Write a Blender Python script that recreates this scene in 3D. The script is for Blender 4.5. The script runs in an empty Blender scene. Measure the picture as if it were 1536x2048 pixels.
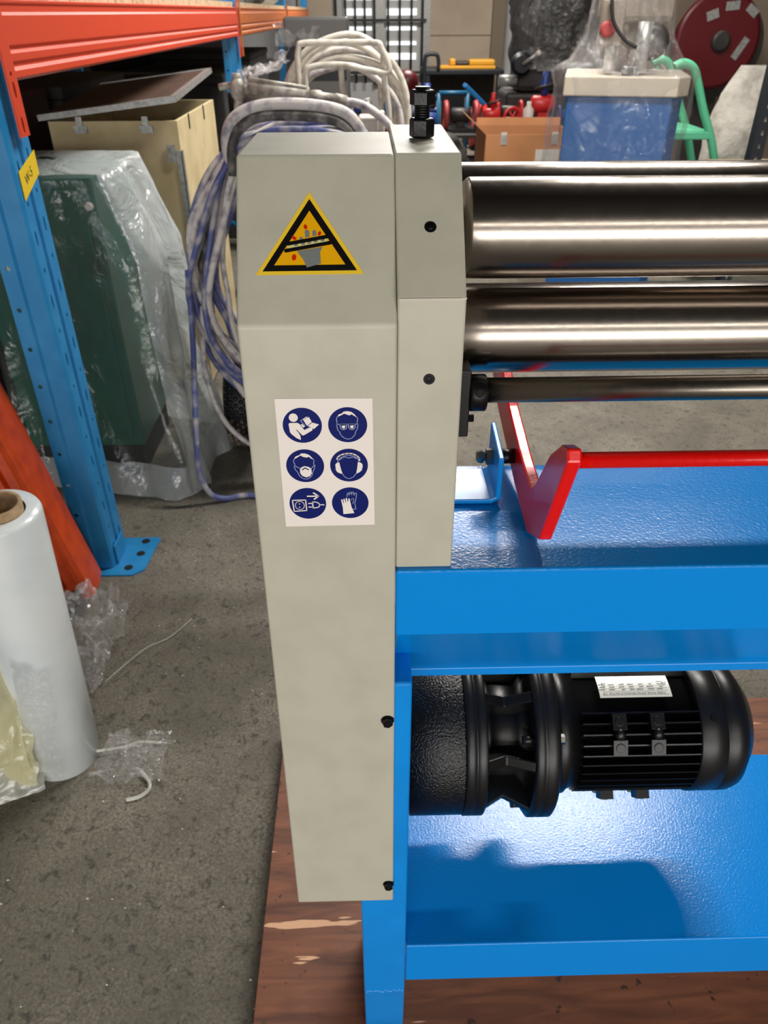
import bpy, bmesh, math, random
from mathutils import Vector, Matrix, noise
R = math.radians
scene = bpy.context.scene
col = scene.collection

# ------------------------------------------------------------------ camera
CAM_H = 1.4
th, ph, ro = R(33.7), R(1.2), R(0.2)
fw = Vector((math.sin(ph) * math.cos(th), math.cos(ph) * math.cos(th), -math.sin(th)))
r0 = Vector((math.cos(ph), -math.sin(ph), 0)); u0 = r0.cross(fw)
rr = r0 * math.cos(ro) - u0 * math.sin(ro); uu = u0 * math.cos(ro) + r0 * math.sin(ro)
cam = bpy.data.cameras.new('camera'); cam_o = bpy.data.objects.new('camera', cam); col.objects.link(cam_o)
cam.sensor_fit = 'VERTICAL'; cam.sensor_height = 36; cam.lens = 1500 / 2048 * 36
cam.clip_start = .02; cam.clip_end = 100
cam_o.matrix_world = Matrix(((rr.x, uu.x, -fw.x, 0), (rr.y, uu.y, -fw.y, 0), (rr.z, uu.z, -fw.z, CAM_H), (0, 0, 0, 1)))
cam.dof.use_dof = True; cam.dof.focus_distance = .62; cam.dof.aperture_fstop = 15.0
scene.camera = cam_o

# ------------------------------------------------------------------ world, lights, exposure
w = bpy.data.worlds.new('world'); scene.world = w; w.use_nodes = True
w.node_tree.nodes['Background'].inputs[0].default_value = (.75, .85, 1, 1)
w.node_tree.nodes['Background'].inputs[1].default_value = .25
vs = scene.view_settings
vs.view_transform = 'Standard'; vs.look = 'None'; vs.gamma = 1; vs.use_curve_mapping = False; vs.exposure = 0.0

def area_light(name, loc, target, sx, sy, power, color=(1, 1, 1)):
    l = bpy.data.lights.new(name, 'AREA'); l.shape = 'RECTANGLE'; l.size = sx; l.size_y = sy; l.energy = power; l.color = color
    o = bpy.data.objects.new(name, l); col.objects.link(o); o.location = loc
    o.rotation_euler = (Vector(target) - Vector(loc)).to_track_quat('-Z', 'Y').to_euler()
    return o
# daylight coming in through the open shutter door behind the photographer
area_light('door_daylight', (0.3, -4.9, 1.10), (0.3, 0, 1.10), 7.4, 1.7, 230, (1, .97, .93))

# ------------------------------------------------------------------ helpers
def lin(c):
    return tuple(((v / 255) / 12.92 if v / 255 <= .04045 else ((v / 255 + .055) / 1.055) ** 2.4) for v in c) + (1,)

def mat(name, rgb, rough=.5, metal=0., bump=None, var=None, spec=.5, coat=0., emit=0., alpha=None, trans=0., rv=None, aniso=0.):
    m = bpy.data.materials.new(name); m.use_nodes = True
    nt = m.node_tree; b = nt.nodes['Principled BSDF']; L = nt.links.new
    b.inputs['Base Color'].default_value = lin(rgb); b.inputs['Roughness'].default_value = rough
    b.inputs['Metallic'].default_value = metal; b.inputs['Specular IOR Level'].default_value = spec
    b.inputs['Coat Weight'].default_value = coat; b.inputs['Coat Roughness'].default_value = .1
    b.inputs['Transmission Weight'].default_value = trans
    if alpha is not None: b.inputs['Alpha'].default_value = alpha
    if emit: b.inputs['Emission Color'].default_value = lin(rgb); b.inputs['Emission Strength'].default_value = emit
    tc = nt.nodes.new('ShaderNodeNewGeometry')
    if var:
        sc, rgb2, lo, hi = var
        n = nt.nodes.new('ShaderNodeTexNoise'); n.inputs['Scale'].default_value = sc; n.inputs['Detail'].default_value = 6
        L(tc.outputs['Position'], n.inputs['Vector'])
        r = nt.nodes.new('ShaderNodeMapRange'); r.inputs[1].default_value = lo; r.inputs[2].default_value = hi; L(n.outputs['Fac'], r.inputs[0])
        mx = nt.nodes.new('ShaderNodeMix'); mx.data_type = 'RGBA'; mx.inputs['A'].default_value = lin(rgb); mx.inputs['B'].default_value = lin(rgb2)
        L(r.outputs[0], mx.inputs['Factor']); L(mx.outputs['Result'], b.inputs['Base Color'])
    if rv:
        n = nt.nodes.new('ShaderNodeTexNoise'); n.inputs['Scale'].default_value = rv[0]; n.inputs['Detail'].default_value = 4
        L(tc.outputs['Position'], n.inputs['Vector'])
        r = nt.nodes.new('ShaderNodeMapRange'); r.inputs[3].default_value = rv[1]; r.inputs[4].default_value = rv[2]; L(n.outputs['Fac'], r.inputs[0]); L(r.outputs[0], b.inputs['Roughness'])
    if bump:
        n = nt.nodes.new('ShaderNodeTexNoise'); n.inputs['Scale'].default_value = bump[0]; n.inputs['Detail'].default_value = 2
        L(tc.outputs['Position'], n.inputs['Vector'])
        bp = nt.nodes.new('ShaderNodeBump'); bp.inputs['Strength'].default_value = bump[1]; bp.inputs['Distance'].default_value = bump[2] if len(bump) > 2 else .001
        L(n.outputs['Fac'], bp.inputs['Height']); L(bp.outputs['Normal'], b.inputs['Normal'])
    return m

def film(name, rgb, clear, rough=.15, gloss=.18, bump=(60, .6, .01)):
    """thin clear plastic: see-through, a little milky, with glossy creases"""
    m = bpy.data.materials.new(name); m.use_nodes = True
    nt = m.node_tree; nt.nodes.clear(); L = nt.links.new; N = nt.nodes.new
    out = N('ShaderNodeOutputMaterial'); tr = N('ShaderNodeBsdfTransparent'); df = N('ShaderNodeBsdfDiffuse'); tl = N('ShaderNodeBsdfTranslucent'); gl = N('ShaderNodeBsdfGlossy')
    df.inputs[0].default_value = lin(rgb); tl.inputs[0].default_value = lin(rgb); gl.inputs['Roughness'].default_value = rough
    g = N('ShaderNodeNewGeometry'); n = N('ShaderNodeTexNoise'); n.inputs['Scale'].default_value = bump[0]; n.inputs['Detail'].default_value = 5; n.inputs['Distortion'].default_value = 1.2
    L(g.outputs['Position'], n.inputs['Vector'])
    bp = N('ShaderNodeBump'); bp.inputs['Strength'].default_value = bump[1]; bp.inputs['Distance'].default_value = bump[2]; L(n.outputs['Fac'], bp.inputs['Height'])
    for s in (df, tl, gl): L(bp.outputs['Normal'], s.inputs['Normal'])
    m1 = N('ShaderNodeMixShader'); m1.inputs[0].default_value = .45; L(df.outputs[0], m1.inputs[1]); L(tl.outputs[0], m1.inputs[2])
    m2 = N('ShaderNodeMixShader'); m2.inputs[0].default_value = clear; L(m1.outputs[0], m2.inputs[1]); L(tr.outputs[0], m2.inputs[2])
    m3 = N('ShaderNodeMixShader'); m3.inputs[0].default_value = gloss; L(m2.outputs[0], m3.inputs[1]); L(gl.outputs[0], m3.inputs[2])
    L(m3.outputs[0], out.inputs[0])
    return m

WLOC = {}
def wloc(o): return WLOC.get(o.name, Vector((0, 0, 0))) if o else Vector((0, 0, 0))

class MB:
    def __init__(s): s.v = []; s.f = []; s.m = []; s.s = []
    def add(s, vs, fs, mi=0, smooth=False):
        k = len(s.v); s.v += [Vector(p) for p in vs]
        for f in fs: s.f.append([i + k for i in f]); s.m.append(mi); s.s.append(smooth)
        return s
    def box(s, lo, hi, mi=0, M=None):
        x0, y0, z0 = lo; x1, y1, z1 = hi
        vs = [Vector(p) for p in ((x0, y0, z0), (x1, y0, z0), (x1, y1, z0), (x0, y1, z0), (x0, y0, z1), (x1, y0, z1), (x1, y1, z1), (x0, y1, z1))]
        if M: vs = [M @ p for p in vs]
        return s.add(vs, [(0, 3, 2, 1), (4, 5, 6, 7), (0, 1, 5, 4), (1, 2, 6, 5), (2, 3, 7, 6), (3, 0, 4, 7)], mi)
    def prism(s, poly, a0, a1, axis='X', mi=0, M=None):
        n = len(poly)
        def P(p, a):
            q = Vector((a, p[0], p[1]) if axis == 'X' else (p[0], a, p[1]) if axis == 'Y' else (p[0], p[1], a))
            return M @ q if M else q
        vs = [P(p, a0) for p in poly] + [P(p, a1) for p in poly]
        fs = [tuple(range(n))[::-1], tuple(range(n, 2 * n))] + [(i, (i + 1) % n, n + (i + 1) % n, n + i) for i in range(n)]
        return s.add(vs, fs, mi)
    def lathe(s, prof, o, d, n=32, mi=0, smooth=True, caps=True):
        o = Vector(o); d = Vector(d).normalized(); a = d.orthogonal().normalized(); b = d.cross(a)
        vs = []; fs = []
        for t, r in prof:
            for k in range(n):
                q = 2 * math.pi * k / n; vs.append(o + d * t + (a * math.cos(q) + b * math.sin(q)) * r)
        for i in range(len(prof) - 1):
            for k in range(n): fs.append((i * n + k, i * n + (k + 1) % n, (i + 1) * n + (k + 1) % n, (i + 1) * n + k))
        s.add(vs, fs, mi, smooth)
        if caps:
            k = len(s.v) - len(vs)
            for base, rv in ((k, 1), (k + (len(prof) - 1) * n, 0)):
                f = list(range(base, base + n)); s.f.append(f[::-1] if rv else f); s.m.append(mi); s.s.append(False)
        return s
    def cyl(s, p0, p1, r, r1=None, n=24, mi=0, smooth=True):
        p0 = Vector(p0); p1 = Vector(p1); L = (p1 - p0).length
        return s.lathe([(0, r), (L, r if r1 is None else r1)], p0, p1 - p0, n, mi, smooth)
    def tube(s, pts, r, n=8, closed=False, mi=0):
        pts = [Vector(p) for p in pts]; N = len(pts); vs = []; fs = []; nrm = None
        for i in range(N):
            t = (pts[(i + 1) % N] - pts[i - 1]) if closed else (pts[min(i + 1, N - 1)] - pts[max(i - 1, 0)])
            t.normalize()
            if nrm is None: nrm = t.orthogonal().normalized()
            nrm = (nrm - t * nrm.dot(t)).normalized(); b = t.cross(nrm)
            rad = r[i] if isinstance(r, (list, tuple)) else r
            for k in range(n):
                q = 2 * math.pi * k / n; vs.append(pts[i] + (nrm * math.cos(q) + b * math.sin(q)) * rad)
        for i in range(N if closed else N - 1):
            j = (i + 1) % N
            for k in range(n): fs.append((i * n + k, i * n + (k + 1) % n, j * n + (k + 1) % n, j * n + k))
        s.add(vs, fs, mi, True)
        if not closed:
            k = len(s.v) - len(vs)
            s.f += [list(range(k, k + n))[::-1], list(range(k + (N - 1) * n, k + N * n))]; s.m += [mi, mi]; s.s += [False, False]
        return s
    def sphere(s, c, r, n=16, m=10, mi=0, sq=(1, 1, 1)):
        c = Vector(c); vs = [c + Vector((0, 0, r * sq[2]))]
        for i in range(1, m):
            a = math.pi * i / m
            for k in range(n):
                q = 2 * math.pi * k / n; vs.append(c + Vector((r * sq[0] * math.sin(a) * math.cos(q), r * sq[1] * math.sin(a) * math.sin(q), r * sq[2] * math.cos(a))))
        vs.append(c - Vector((0, 0, r * sq[2]))); fs = [(0, 1 + k, 1 + (k + 1) % n) for k in range(n)]
        for i in range(m - 2):
            for k in range(n): a = 1 + i * n; fs.append((a + k, a + n + k, a + n + (k + 1) % n, a + (k + 1) % n))
        a = 1 + (m - 2) * n; fs += [(a + k, len(vs) - 1, a + (k + 1) % n) for k in range(n)]
        return s.add(vs, fs, mi, True)
    def grid(s, fn, nu, nv, mi=0, smooth=True, wrap=False):
        vs = [fn(i / (nu if wrap else nu - 1), j / (nv - 1)) for j in range(nv) for i in range(nu)]
        fs = [(j * nu + i, j * nu + (i + 1) % nu, (j + 1) * nu + (i + 1) % nu, (j + 1) * nu + i) for j in range(nv - 1) for i in range(nu if wrap else nu - 1)]
        return s.add(vs, fs, mi, smooth)
    def build(s, name, mats, parent=None, bevel=0, seg=2, fix=True, origin=None):
        if not isinstance(mats, (list, tuple)): mats = [mats]
        lo = Vector((min(p.x for p in s.v), min(p.y for p in s.v), min(p.z for p in s.v)))
        hi = Vector((max(p.x for p in s.v), max(p.y for p in s.v), max(p.z for p in s.v)))
        c = Vector(origin) if origin else Vector(((lo.x + hi.x) / 2, (lo.y + hi.y) / 2, lo.z))
        me = bpy.data.meshes.new(name); me.from_pydata([p - c for p in s.v], [], s.f)
        for m in mats: me.materials.append(m)
        me.polygons.foreach_set('material_index', s.m); me.polygons.foreach_set('use_smooth', s.s)
        if fix:
            bm = bmesh.new(); bm.from_mesh(me); bmesh.ops.recalc_face_normals(bm, faces=bm.faces); bm.to_mesh(me); bm.free()
        me.update()
        o = bpy.data.objects.new(name, me); col.objects.link(o)
        if parent: o.parent = parent
        o.location = c - wloc(parent); WLOC[o.name] = c
        if bevel:
            b = o.modifiers.new('bevel', 'BEVEL'); b.width = bevel; b.segments = seg; b.limit_method = 'ANGLE'; b.angle_limit = R(35); b.harden_normals = False
        return o

def thing(name, label, cat, loc, group=None):
    o = bpy.data.objects.new(name, None); col.objects.link(o); o.location = loc; WLOC[o.name] = Vector(loc); o.empty_display_size = .05
    return tag(o, label, cat, group)
def tag(o, label, cat, group=None):
    o['label'] = label; o['category'] = cat
    if group: o['group'] = group
    return o
def struct(o): o['kind'] = 'structure'; return o
def lab(o, l): o['label'] = l; return o
def dup(o, d, parent):
    c = o.copy(); col.objects.link(c); c.parent = parent
    p = WLOC[o.name] + Vector(d); WLOC[c.name] = p; c.location = p - wloc(parent)
    return c
def spline(pts, n=8, closed=False):
    pts = [Vector(p) for p in pts]; N = len(pts); out = []
    for i in range(N if closed else N - 1):
        g = (lambda k: pts[k % N]) if closed else (lambda k: pts[max(0, min(N - 1, k))])
        a, b, c, d = g(i - 1), g(i), g(i + 1), g(i + 2)
        for k in range(n):
            t = k / n
            out.append(.5 * ((2 * b) + (c - a) * t + (2 * a - 5 * b + 4 * c - d) * t * t + (3 * b - a - 3 * c + d) * t ** 3))
    if not closed: out.append(pts[-1])
    return out
def fbm(p, s): return noise.fractal(Vector(p) * s, 1.0, 2.0, 4)

# ------------------------------------------------------------------ materials
M = {}
M['grey_paint'] = mat('grey_green_paint', (190, 186, 168), .42, bump=(900, .08), var=(25, (182, 178, 160), .4, .7), rv=(40, .36, .5))
M['blue'] = mat('blue_paint', (0, 144, 232), .3, bump=(260, .10), var=(12, (0, 137, 222), .4, .65), coat=.2)
M['blue_hammer'] = mat('blue_hammered_paint', (0, 138, 226), .20, bump=(330, .22, .0012), spec=.35)
M['red'] = mat('red_paint', (240, 16, 10), .28, bump=(160, .25), coat=.3)
M['steel'] = mat('polished_steel', (160, 150, 140), .19, 1.0, bump=(300, .02), rv=(120, .17, .25))
M['steel_rod'] = mat('drawn_steel', (150, 142, 130), .28, 1.0, bump=(300, .03), rv=(90, .22, .36))
M['black'] = mat('black_paint', (5, 5, 6), .36, bump=(500, .15))
M['black_cast'] = mat('black_cast_iron', (8, 8, 9), .28, bump=(420, .8, .0018))
M['black_satin'] = mat('black_satin_paint', (13, 13, 14), .36, bump=(900, .1))
M['black_oxide'] = mat('black_oxide_steel', (14, 14, 15), .35, .3)
M['zinc'] = mat('zinc_plated', (150, 150, 145), .3, 1.0)
M['hole'] = mat('dark_hole', (6, 6, 6), .8)
M['plate'] = mat('aluminium_plate', (225, 225, 215), .35, .15)
M['ink'] = mat('grey_ink', (105, 108, 112), .6)
M['yellow'] = mat('sign_yellow', (236, 172, 0), .5, spec=.2)
M['yellow_edge'] = mat('sign_yellow_edge', (240, 200, 50), .5, spec=.2)
M['ink_black'] = mat('sign_black', (12, 10, 10), .5, spec=.2)
M['ink_grey'] = mat('sign_grey', (120, 124, 120), .5, spec=.2)
M['ink_red'] = mat('sign_red', (205, 30, 5), .5, spec=.2)
M['ink_pale'] = mat('sign_pale_yellow', (215, 205, 130), .5, spec=.2)
M['white_label'] = mat('white_label', (238, 228, 220), .5, spec=.2)
M['navy'] = mat('label_navy', (0, 18, 96), .5, spec=.2)
M['line_pale'] = mat('label_pale_blue', (150, 160, 200), .5, spec=.2)
M['rack_blue'] = mat('rack_blue_paint', (34, 130, 190), .38, bump=(200, .1), var=(18, (46, 140, 198), .4, .7))
M['orange'] = mat('rack_orange_paint', (214, 66, 30), .42, bump=(120, .08), var=(8, (212, 66, 30), .4, .7))
M['orange_dull'] = mat('rack_amber_paint', (205, 108, 40), .45, var=(14, (185, 92, 34), .4, .7))
M['orange_old'] = mat('worn_orange_paint', (205, 70, 14), .42, bump=(80, .12), var=(22, (176, 56, 10), .42, .7))
M['chip'] = mat('chipboard', (205, 185, 150), .8, bump=(90, .5, .004), var=(60, (150, 128, 96), .45, .7))
M['crate_wood'] = mat('crate_plywood', (214, 196, 154), .7, var=(9, (196, 176, 132), .4, .7), bump=(60, .1))
M['lid_brown'] = mat('brown_board', (88, 62, 48), .6, var=(7, (70, 48, 38), .4, .7))
M['maroon'] = mat('maroon_paint', (64, 26, 24), .5)
M['galv'] = mat('galvanised_steel', (176, 176, 172), .4, .5, var=(60, (138, 138, 136), .4, .7))
M['green'] = mat('dark_green_enamel', (6, 92, 72), .35, var=(6, (2, 72, 58), .4, .7))
M['film'] = film('clear_polythene', (224, 232, 232), .93, .14, .06, (9, .6, .02))
M['film_loose'] = film('layered_polythene', (236, 243, 244), .30, .13, .16, (6, .8, .05))
M['film_thin'] = film('thin_cling_film', (235, 235, 235), .82, .08, .12, (55, 1, .01))
M['film_milky'] = film('milky_polythene', (236, 236, 228), .22, .2, .12, (18, .7, .01))
M['film_yellow'] = film('yellowish_polythene', (240, 236, 196), .18, .25, .08, (18, .6, .01))
M['film_roll'] = mat('stretch_film_roll', (226, 231, 230), .24, bump=(14, .15, .004), var=(7, (210, 218, 220), .4, .7), coat=.3)
M['card_tube'] = mat('cardboard_tube', (168, 142, 108), .85, var=(80, (140, 114, 84), .4, .7))
M['carton'] = mat('carton_brown', (186, 128, 84), .8, var=(5, (172, 116, 74), .4, .7))
M['hose_grey'] = mat('pale_grey_hose', (214, 207, 202), .45, var=(30, (150, 144, 156), .48, .66), bump=(120, .3))
M['hose_blue'] = mat('blue_stained_hose', (86, 96, 150), .45, var=(16, (178, 174, 178), .46, .62), bump=(120, .3))
M['hose_dark'] = mat('dark_rubber_hose', (70, 68, 66), .6, var=(30, (140, 134, 128), .45, .65))
M['cream_tube'] = mat('cream_coated_tube', (226, 220, 206), .4, var=(30, (170, 160, 146), .5, .75))
M['dusty_metal'] = mat('paint_spattered_metal', (190, 184, 172), .5, .15, var=(40, (132, 124, 114), .42, .66), bump=(90, .4))
M['rubber'] = mat('black_rubber', (22, 22, 22), .5, bump=(200, .3))
M['rubber_dusty'] = mat('dusty_rubber', (118, 108, 94), .85, var=(40, (40, 38, 36), .4, .62))
M['cream'] = mat('cream_paint', (200, 190, 172), .45)
M['cab_blue'] = mat('cabinet_blue', (18, 92, 160), .35)
M['mach_grey'] = mat('machine_grey', (148, 136, 122), .5, var=(10, (120, 110, 98), .4, .7))
M['dark_plastic'] = film('smoked_polythene', (70, 70, 70), .25, .15, .15, (20, 1, .03))
M['dark_iron'] = mat('dark_iron', (44, 42, 40), .5, .2, var=(6, (64, 60, 56), .4, .7))
M['mint'] = mat('mint_green_paint', (96, 196, 152), .45)
M['sack'] = mat('white_woven_sack', (196, 190, 180), .8, bump=(40, .5, .01), var=(12, (160, 152, 142), .45, .7))
M['reel_red'] = mat('reel_red', (88, 4, 14), .4)
M['bg_red'] = mat('machine_red', (196, 34, 34), .4)
M['bg_pink'] = mat('faded_red', (176, 70, 70), .5)
M['bg_blue'] = mat('machine_blue', (34, 60, 130), .45)
M['teal'] = mat('machine_teal', (30, 96, 132), .45)
M['tool_yellow'] = mat('tool_yellow', (220, 158, 40), .45)
M['white_plastic'] = mat('white_plastic', (214, 206, 198), .45)
M['slot_black'] = mat('slotted_angle_paint', (28, 32, 38), .5)
M['wall_beige'] = mat('beige_wall_board', (176, 160, 140), .8, var=(1.5, (160, 144, 126), .4, .7))
M['wall_brown'] = mat('brown_wall_trim', (122, 108, 92), .8)
M['wall_pale'] = mat('pale_grey_wall', (188, 186, 186), .8, var=(1.2, (170, 168, 168), .4, .7))
M['wall_grey'] = mat('grimy_wall', (100, 95, 88), .9, var=(1.1, (76, 71, 65), .4, .65))
M['ceiling'] = mat('dark_roof_sheet', (48, 47, 46), .8)
M['bars'] = mat('dark_bars', (38, 38, 40), .6)
M['daylight'] = mat('daylit_pane', (244, 247, 250), .5, emit=.75)
M['frosted'] = mat('dull_pane', (168, 168, 164), .4)
M['lamp'] = mat('lamp_diffuser', (255, 252, 245), .5, emit=3.0)
M['lamp_body'] = mat('lamp_body', (210, 210, 210), .5)
M['shadow_box'] = mat('charcoal_and_shade', (52, 50, 48), .75, var=(5, (66, 62, 58), .4, .7))  # charcoal; also the added shade boxes and sheet under the rack
M['tag_yellow'] = mat('yellow_tag', (232, 196, 24), .6)
M['grey_case'] = mat('grey_plastic_case', (96, 94, 92), .5)
M['pink_film'] = film('pinkish_bag', (232, 170, 165), .35, .2, .1)

def concrete():
    m = bpy.data.materials.new('worn_concrete'); m.use_nodes = True; nt = m.node_tree; b = nt.nodes['Principled BSDF']; L = nt.links.new; N = nt.nodes.new
    g = N('ShaderNodeNewGeometry')
    def nz(s, d, dist=0):
        n = N('ShaderNodeTexNoise'); n.inputs['Scale'].default_value = s; n.inputs['Detail'].default_value = d; n.inputs['Distortion'].default_value = dist; n.inputs['Roughness'].default_value = .65; L(g.outputs['Position'], n.inputs['Vector']); return n
    def mix(f, a, bb, mode='MIX'):
        x = N('ShaderNodeMix'); x.data_type = 'RGBA'; x.blend_type = mode
        for s, v in (('Factor', f), ('A', a), ('B', bb)):
            if isinstance(v, (tuple, float)): x.inputs[s].default_value = v
            else: L(v, x.inputs[s])
        return x.outputs['Result']
    def rng(o, lo, hi, a=0, c=1):
        r = N('ShaderNodeMapRange'); r.inputs[1].default_value = lo; r.inputs[2].default_value = hi; r.inputs[3].default_value = a; r.inputs[4].default_value = c; L(o, r.inputs[0]); return r.outputs[0]
    base = mix(rng(nz(3.2, 9, .6).outputs['Fac'], .36, .66), lin((104, 99, 86)), lin((148, 141, 126)))
    c2 = mix(rng(nz(160, 9, .2).outputs['Fac'], .38, .62), base, lin((96, 90, 79)))
    c3 = mix(rng(nz(42, 7, 1.0).outputs['Fac'], .54, .66, 0, .85), c2, lin((62, 57, 50)))
    c4 = mix(rng(nz(80, 3).outputs['Fac'], .66, .74, 0, .7), c3, lin((176, 170, 158)))
    L(c4, b.inputs['Base Color'])
    L(rng(nz(20, 5).outputs['Fac'], .3, .7, .45, .8), b.inputs['Roughness'])
    bp = N('ShaderNodeBump'); bp.inputs['Strength'].default_value = .7; bp.inputs['Distance'].default_value = .009
    L(nz(70, 8, .4).outputs['Fac'], bp.inputs['Height']); L(bp.outputs['Normal'], b.inputs['Normal'])
    return m
M['concrete'] = concrete()

def plywood():
    m = bpy.data.materials.new('reddish_plywood'); m.use_nodes = True; nt = m.node_tree; b = nt.nodes['Principled BSDF']; L = nt.links.new; N = nt.nodes.new
    g = N('ShaderNodeNewGeometry'); mp = N('ShaderNodeMapping'); mp.inputs['Scale'].default_value = (3, 22, 3); L(g.outputs['Position'], mp.inputs[0])
    n = N('ShaderNodeTexNoise'); n.inputs['Scale'].default_value = 1.6; n.inputs['Detail'].default_value = 8; n.inputs['Distortion'].default_value = 1.5; L(mp.outputs[0], n.inputs['Vector'])
    cr = N('ShaderNodeValToRGB'); cr.color_ramp.elements[0].color = lin((88, 46, 28)); cr.color_ramp.elements[0].position = .3; cr.color_ramp.elements[1].color = lin((138, 82, 52)); cr.color_ramp.elements[1].position = .68
    L(n.outputs['Fac'], cr.inputs[0])
    mp2 = N('ShaderNodeMapping'); mp2.inputs['Scale'].default_value = (2.6, 24, 1); L(g.outputs['Position'], mp2.inputs[0])
    n2 = N('ShaderNodeTexNoise'); n2.inputs['Scale'].default_value = 1.9; n2.inputs['Detail'].default_value = 3; L(mp2.outputs[0], n2.inputs['Vector'])
    r = N('ShaderNodeMapRange'); r.inputs[1].default_value = .665; r.inputs[2].default_value = .68; L(n2.outputs['Fac'], r.inputs[0])
    mx = N('ShaderNodeMix'); mx.data_type = 'RGBA'; L(r.outputs[0], mx.inputs['Factor']); L(cr.outputs[0], mx.inputs['A']); mx.inputs['B'].default_value = lin((222, 172, 134))
    n3 = N('ShaderNodeTexNoise'); n3.inputs['Scale'].default_value = 55; n3.inputs['Detail'].default_value = 2; L(g.outputs['Position'], n3.inputs['Vector'])
    r3 = N('ShaderNodeMapRange'); r3.inputs[1].default_value = .69; r3.inputs[2].default_value = .73; L(n3.outputs['Fac'], r3.inputs[0])
    m3 = N('ShaderNodeMix'); m3.data_type = 'RGBA'; L(r3.outputs[0], m3.inputs['Factor']); L(mx.outputs['Result'], m3.inputs['A']); m3.inputs['B'].default_value = lin((62, 34, 22))
    L(m3.outputs['Result'], b.inputs['Base Color']); b.inputs['Roughness'].default_value = .55
    bp = N('ShaderNodeBump'); bp.inputs['Strength'].default_value = .25; bp.inputs['Distance'].default_value = .002; L(n.outputs['Fac'], bp.inputs['Height']); L(bp.outputs['Normal'], b.inputs['Normal'])
    return m
M['plywood'] = plywood()

# ------------------------------------------------------------------ the room
XL, XR, YB, YF, ZC = -4.2, 4.6, -5.0, 13.2, 3.9
struct(MB().box((XL, YB, -.1), (XR, YF, 0)).build('floor', M['concrete']))
struct(MB().box((XL, YB, ZC), (XR, YF, ZC + .1)).build('ceiling', M['ceiling']))
struct(MB().box((XL - .15, YB, 0), (XL, YF, ZC)).build('wall_left', M['wall_grey']))
struct(MB().box((XR, YB, 0), (XR + .15, YF, ZC)).build('wall_right', M['wall_grey']))
struct(MB().box((XL - .15, YF, 0), (XR + .15, YF + .15, ZC)).build('wall_back', M['wall_pale']))
wf = MB().box((XL - .15, YB - .15, 0), (-3.5, YB, ZC)).box((4.1, YB - .15, 0), (XR + .15, YB, ZC)).box((-3.5, YB - .15, 2.35), (4.1, YB, ZC))
struct(wf.build('wall_front', M['wall_grey']))
# back-wall features: beige boards, brown trim, barred window
struct(MB().box((.98, YF - .08, .55), (1.88, YF - .001, 3.2)).build('trim_1', M['wall_beige']))
struct(MB().box((.98, YF - .085, 1.10), (1.88, YF - .081, 1.115)).build('trim_2', M['wall_brown']))
struct(MB().box((1.88, YF - .2, 0), (2.06, YF - .001, 3.2)).build('trim_3', M['wall_brown']))
struct(MB().box((-.95, YF - .06, .2), (-.45, YF - .001, 3.2)).build('trim_4', M['wall_beige']))
win = struct(MB().box((-.42, YF - .03, .55), (.92, YF - .001, 2.9)).build('window_1', M['frosted']))
for x0, x1 in ((-.28, .12), (.34, .78)):
    for k in range(11):
        z = .80 + k * .185
        if x0 < 0 and k in (1,): continue
        MB().box((x0, YF - .05, z), (x1, YF - .032, z + (.05 if k % 3 else .085))).build('pane', M['daylight'], win)
for x in (-.40, -.26, -.12, .02, .16, .36, .53, .70, .86):
    MB().cyl((x, YF - .12, .5), (x, YF - .12, 2.9), .016, n=6).build('bar', M['bars'], win)
for z in (.62, 1.28, 1.95, 2.6): MB().box((-.42, YF - .14, z), (.92, YF - .10, z + .035)).build('bar', M['bars'], win)
for x0, x1 in ((.14, .30), (.88, .98)): MB().box((x0, YF - .10, .5), (x1, YF - .05, 2.9)).build('window_frame', M['galv'], win)

# ceiling strip lamps: each one carries its own light
def ceiling_light(loc, L, wd, power, label, ang=0):
    x, y, z = loc
    t = thing('ceiling_light', label, 'ceiling light', (x, y, z), 'ceiling strip lights')
    Mx = Matrix.Translation((x, y, z)) @ Matrix.Rotation(ang, 4, 'Z')
    MB().box((-L / 2, -wd / 2, .02), (L / 2, wd / 2, .07), M=Mx).build('housing', M['lamp_body'], t)
    for s in (-1, 1): MB().cyl(Mx @ Vector((-L / 2 + .1, s * L * 0, .07)) , Mx @ Vector((-L / 2 + .1, 0, ZC - z)), .006, n=6).build('hanger', M['galv'], t)
    MB().box((-L / 2 + .02, -wd / 2 + .015, .0), (L / 2 - .02, wd / 2 - .015, .02), M=Mx).build('diffuser', M['lamp'], t)
    l = bpy.data.lights.new('lamp_light', 'AREA'); l.shape = 'RECTANGLE'; l.size = L - .05; l.size_y = wd - .03; l.energy = power; l.color = (1, .96, .9)
    o = bpy.data.objects.new('lamp_light', l); col.objects.link(o); o.parent = t; o.location = (0, 0, -.01); o.rotation_euler = (0, 0, ang)
ceiling_light((1.05, 2.75, 3.3), 1.2, .16, 100, 'strip light hung above the blue machine table and its rolls')
ceiling_light((.5, 4.7, 3.4), 1.2, .16, 105, 'strip light hung over the brown carton')
ceiling_light((.9, -3.3, 2.80), 5.0, .12, 90, 'long low strip light hung before the open shutter door')
ceiling_light((.9, 9.6, 3.6), 1.5, .18, 230, 'added unseen strip light brightening the red and blue machine clutter')  # added lamp, out of view, lifts the far wall and clutter
ceiling_light((2.6, 6.6, 3.6), 1.2, .16, 16, 'strip light hung near the red hose reel')

# ------------------------------------------------------------------ plywood base under the machine
pb = thing('plywood_pallet', 'reddish brown plywood pallet under the blue machine stand', 'pallet', (.45, .75, 0))
MB().box((-.197, .34, .064), (1.25, 1.183, .08)).build('plywood_sheet', M['plywood'], pb, .001)
for y in (.36, .70, 1.05): MB().box((-.17, y, 0), (1.23, y + .09, .064)).build('bearer', M['crate_wood'], pb, .002)

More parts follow.
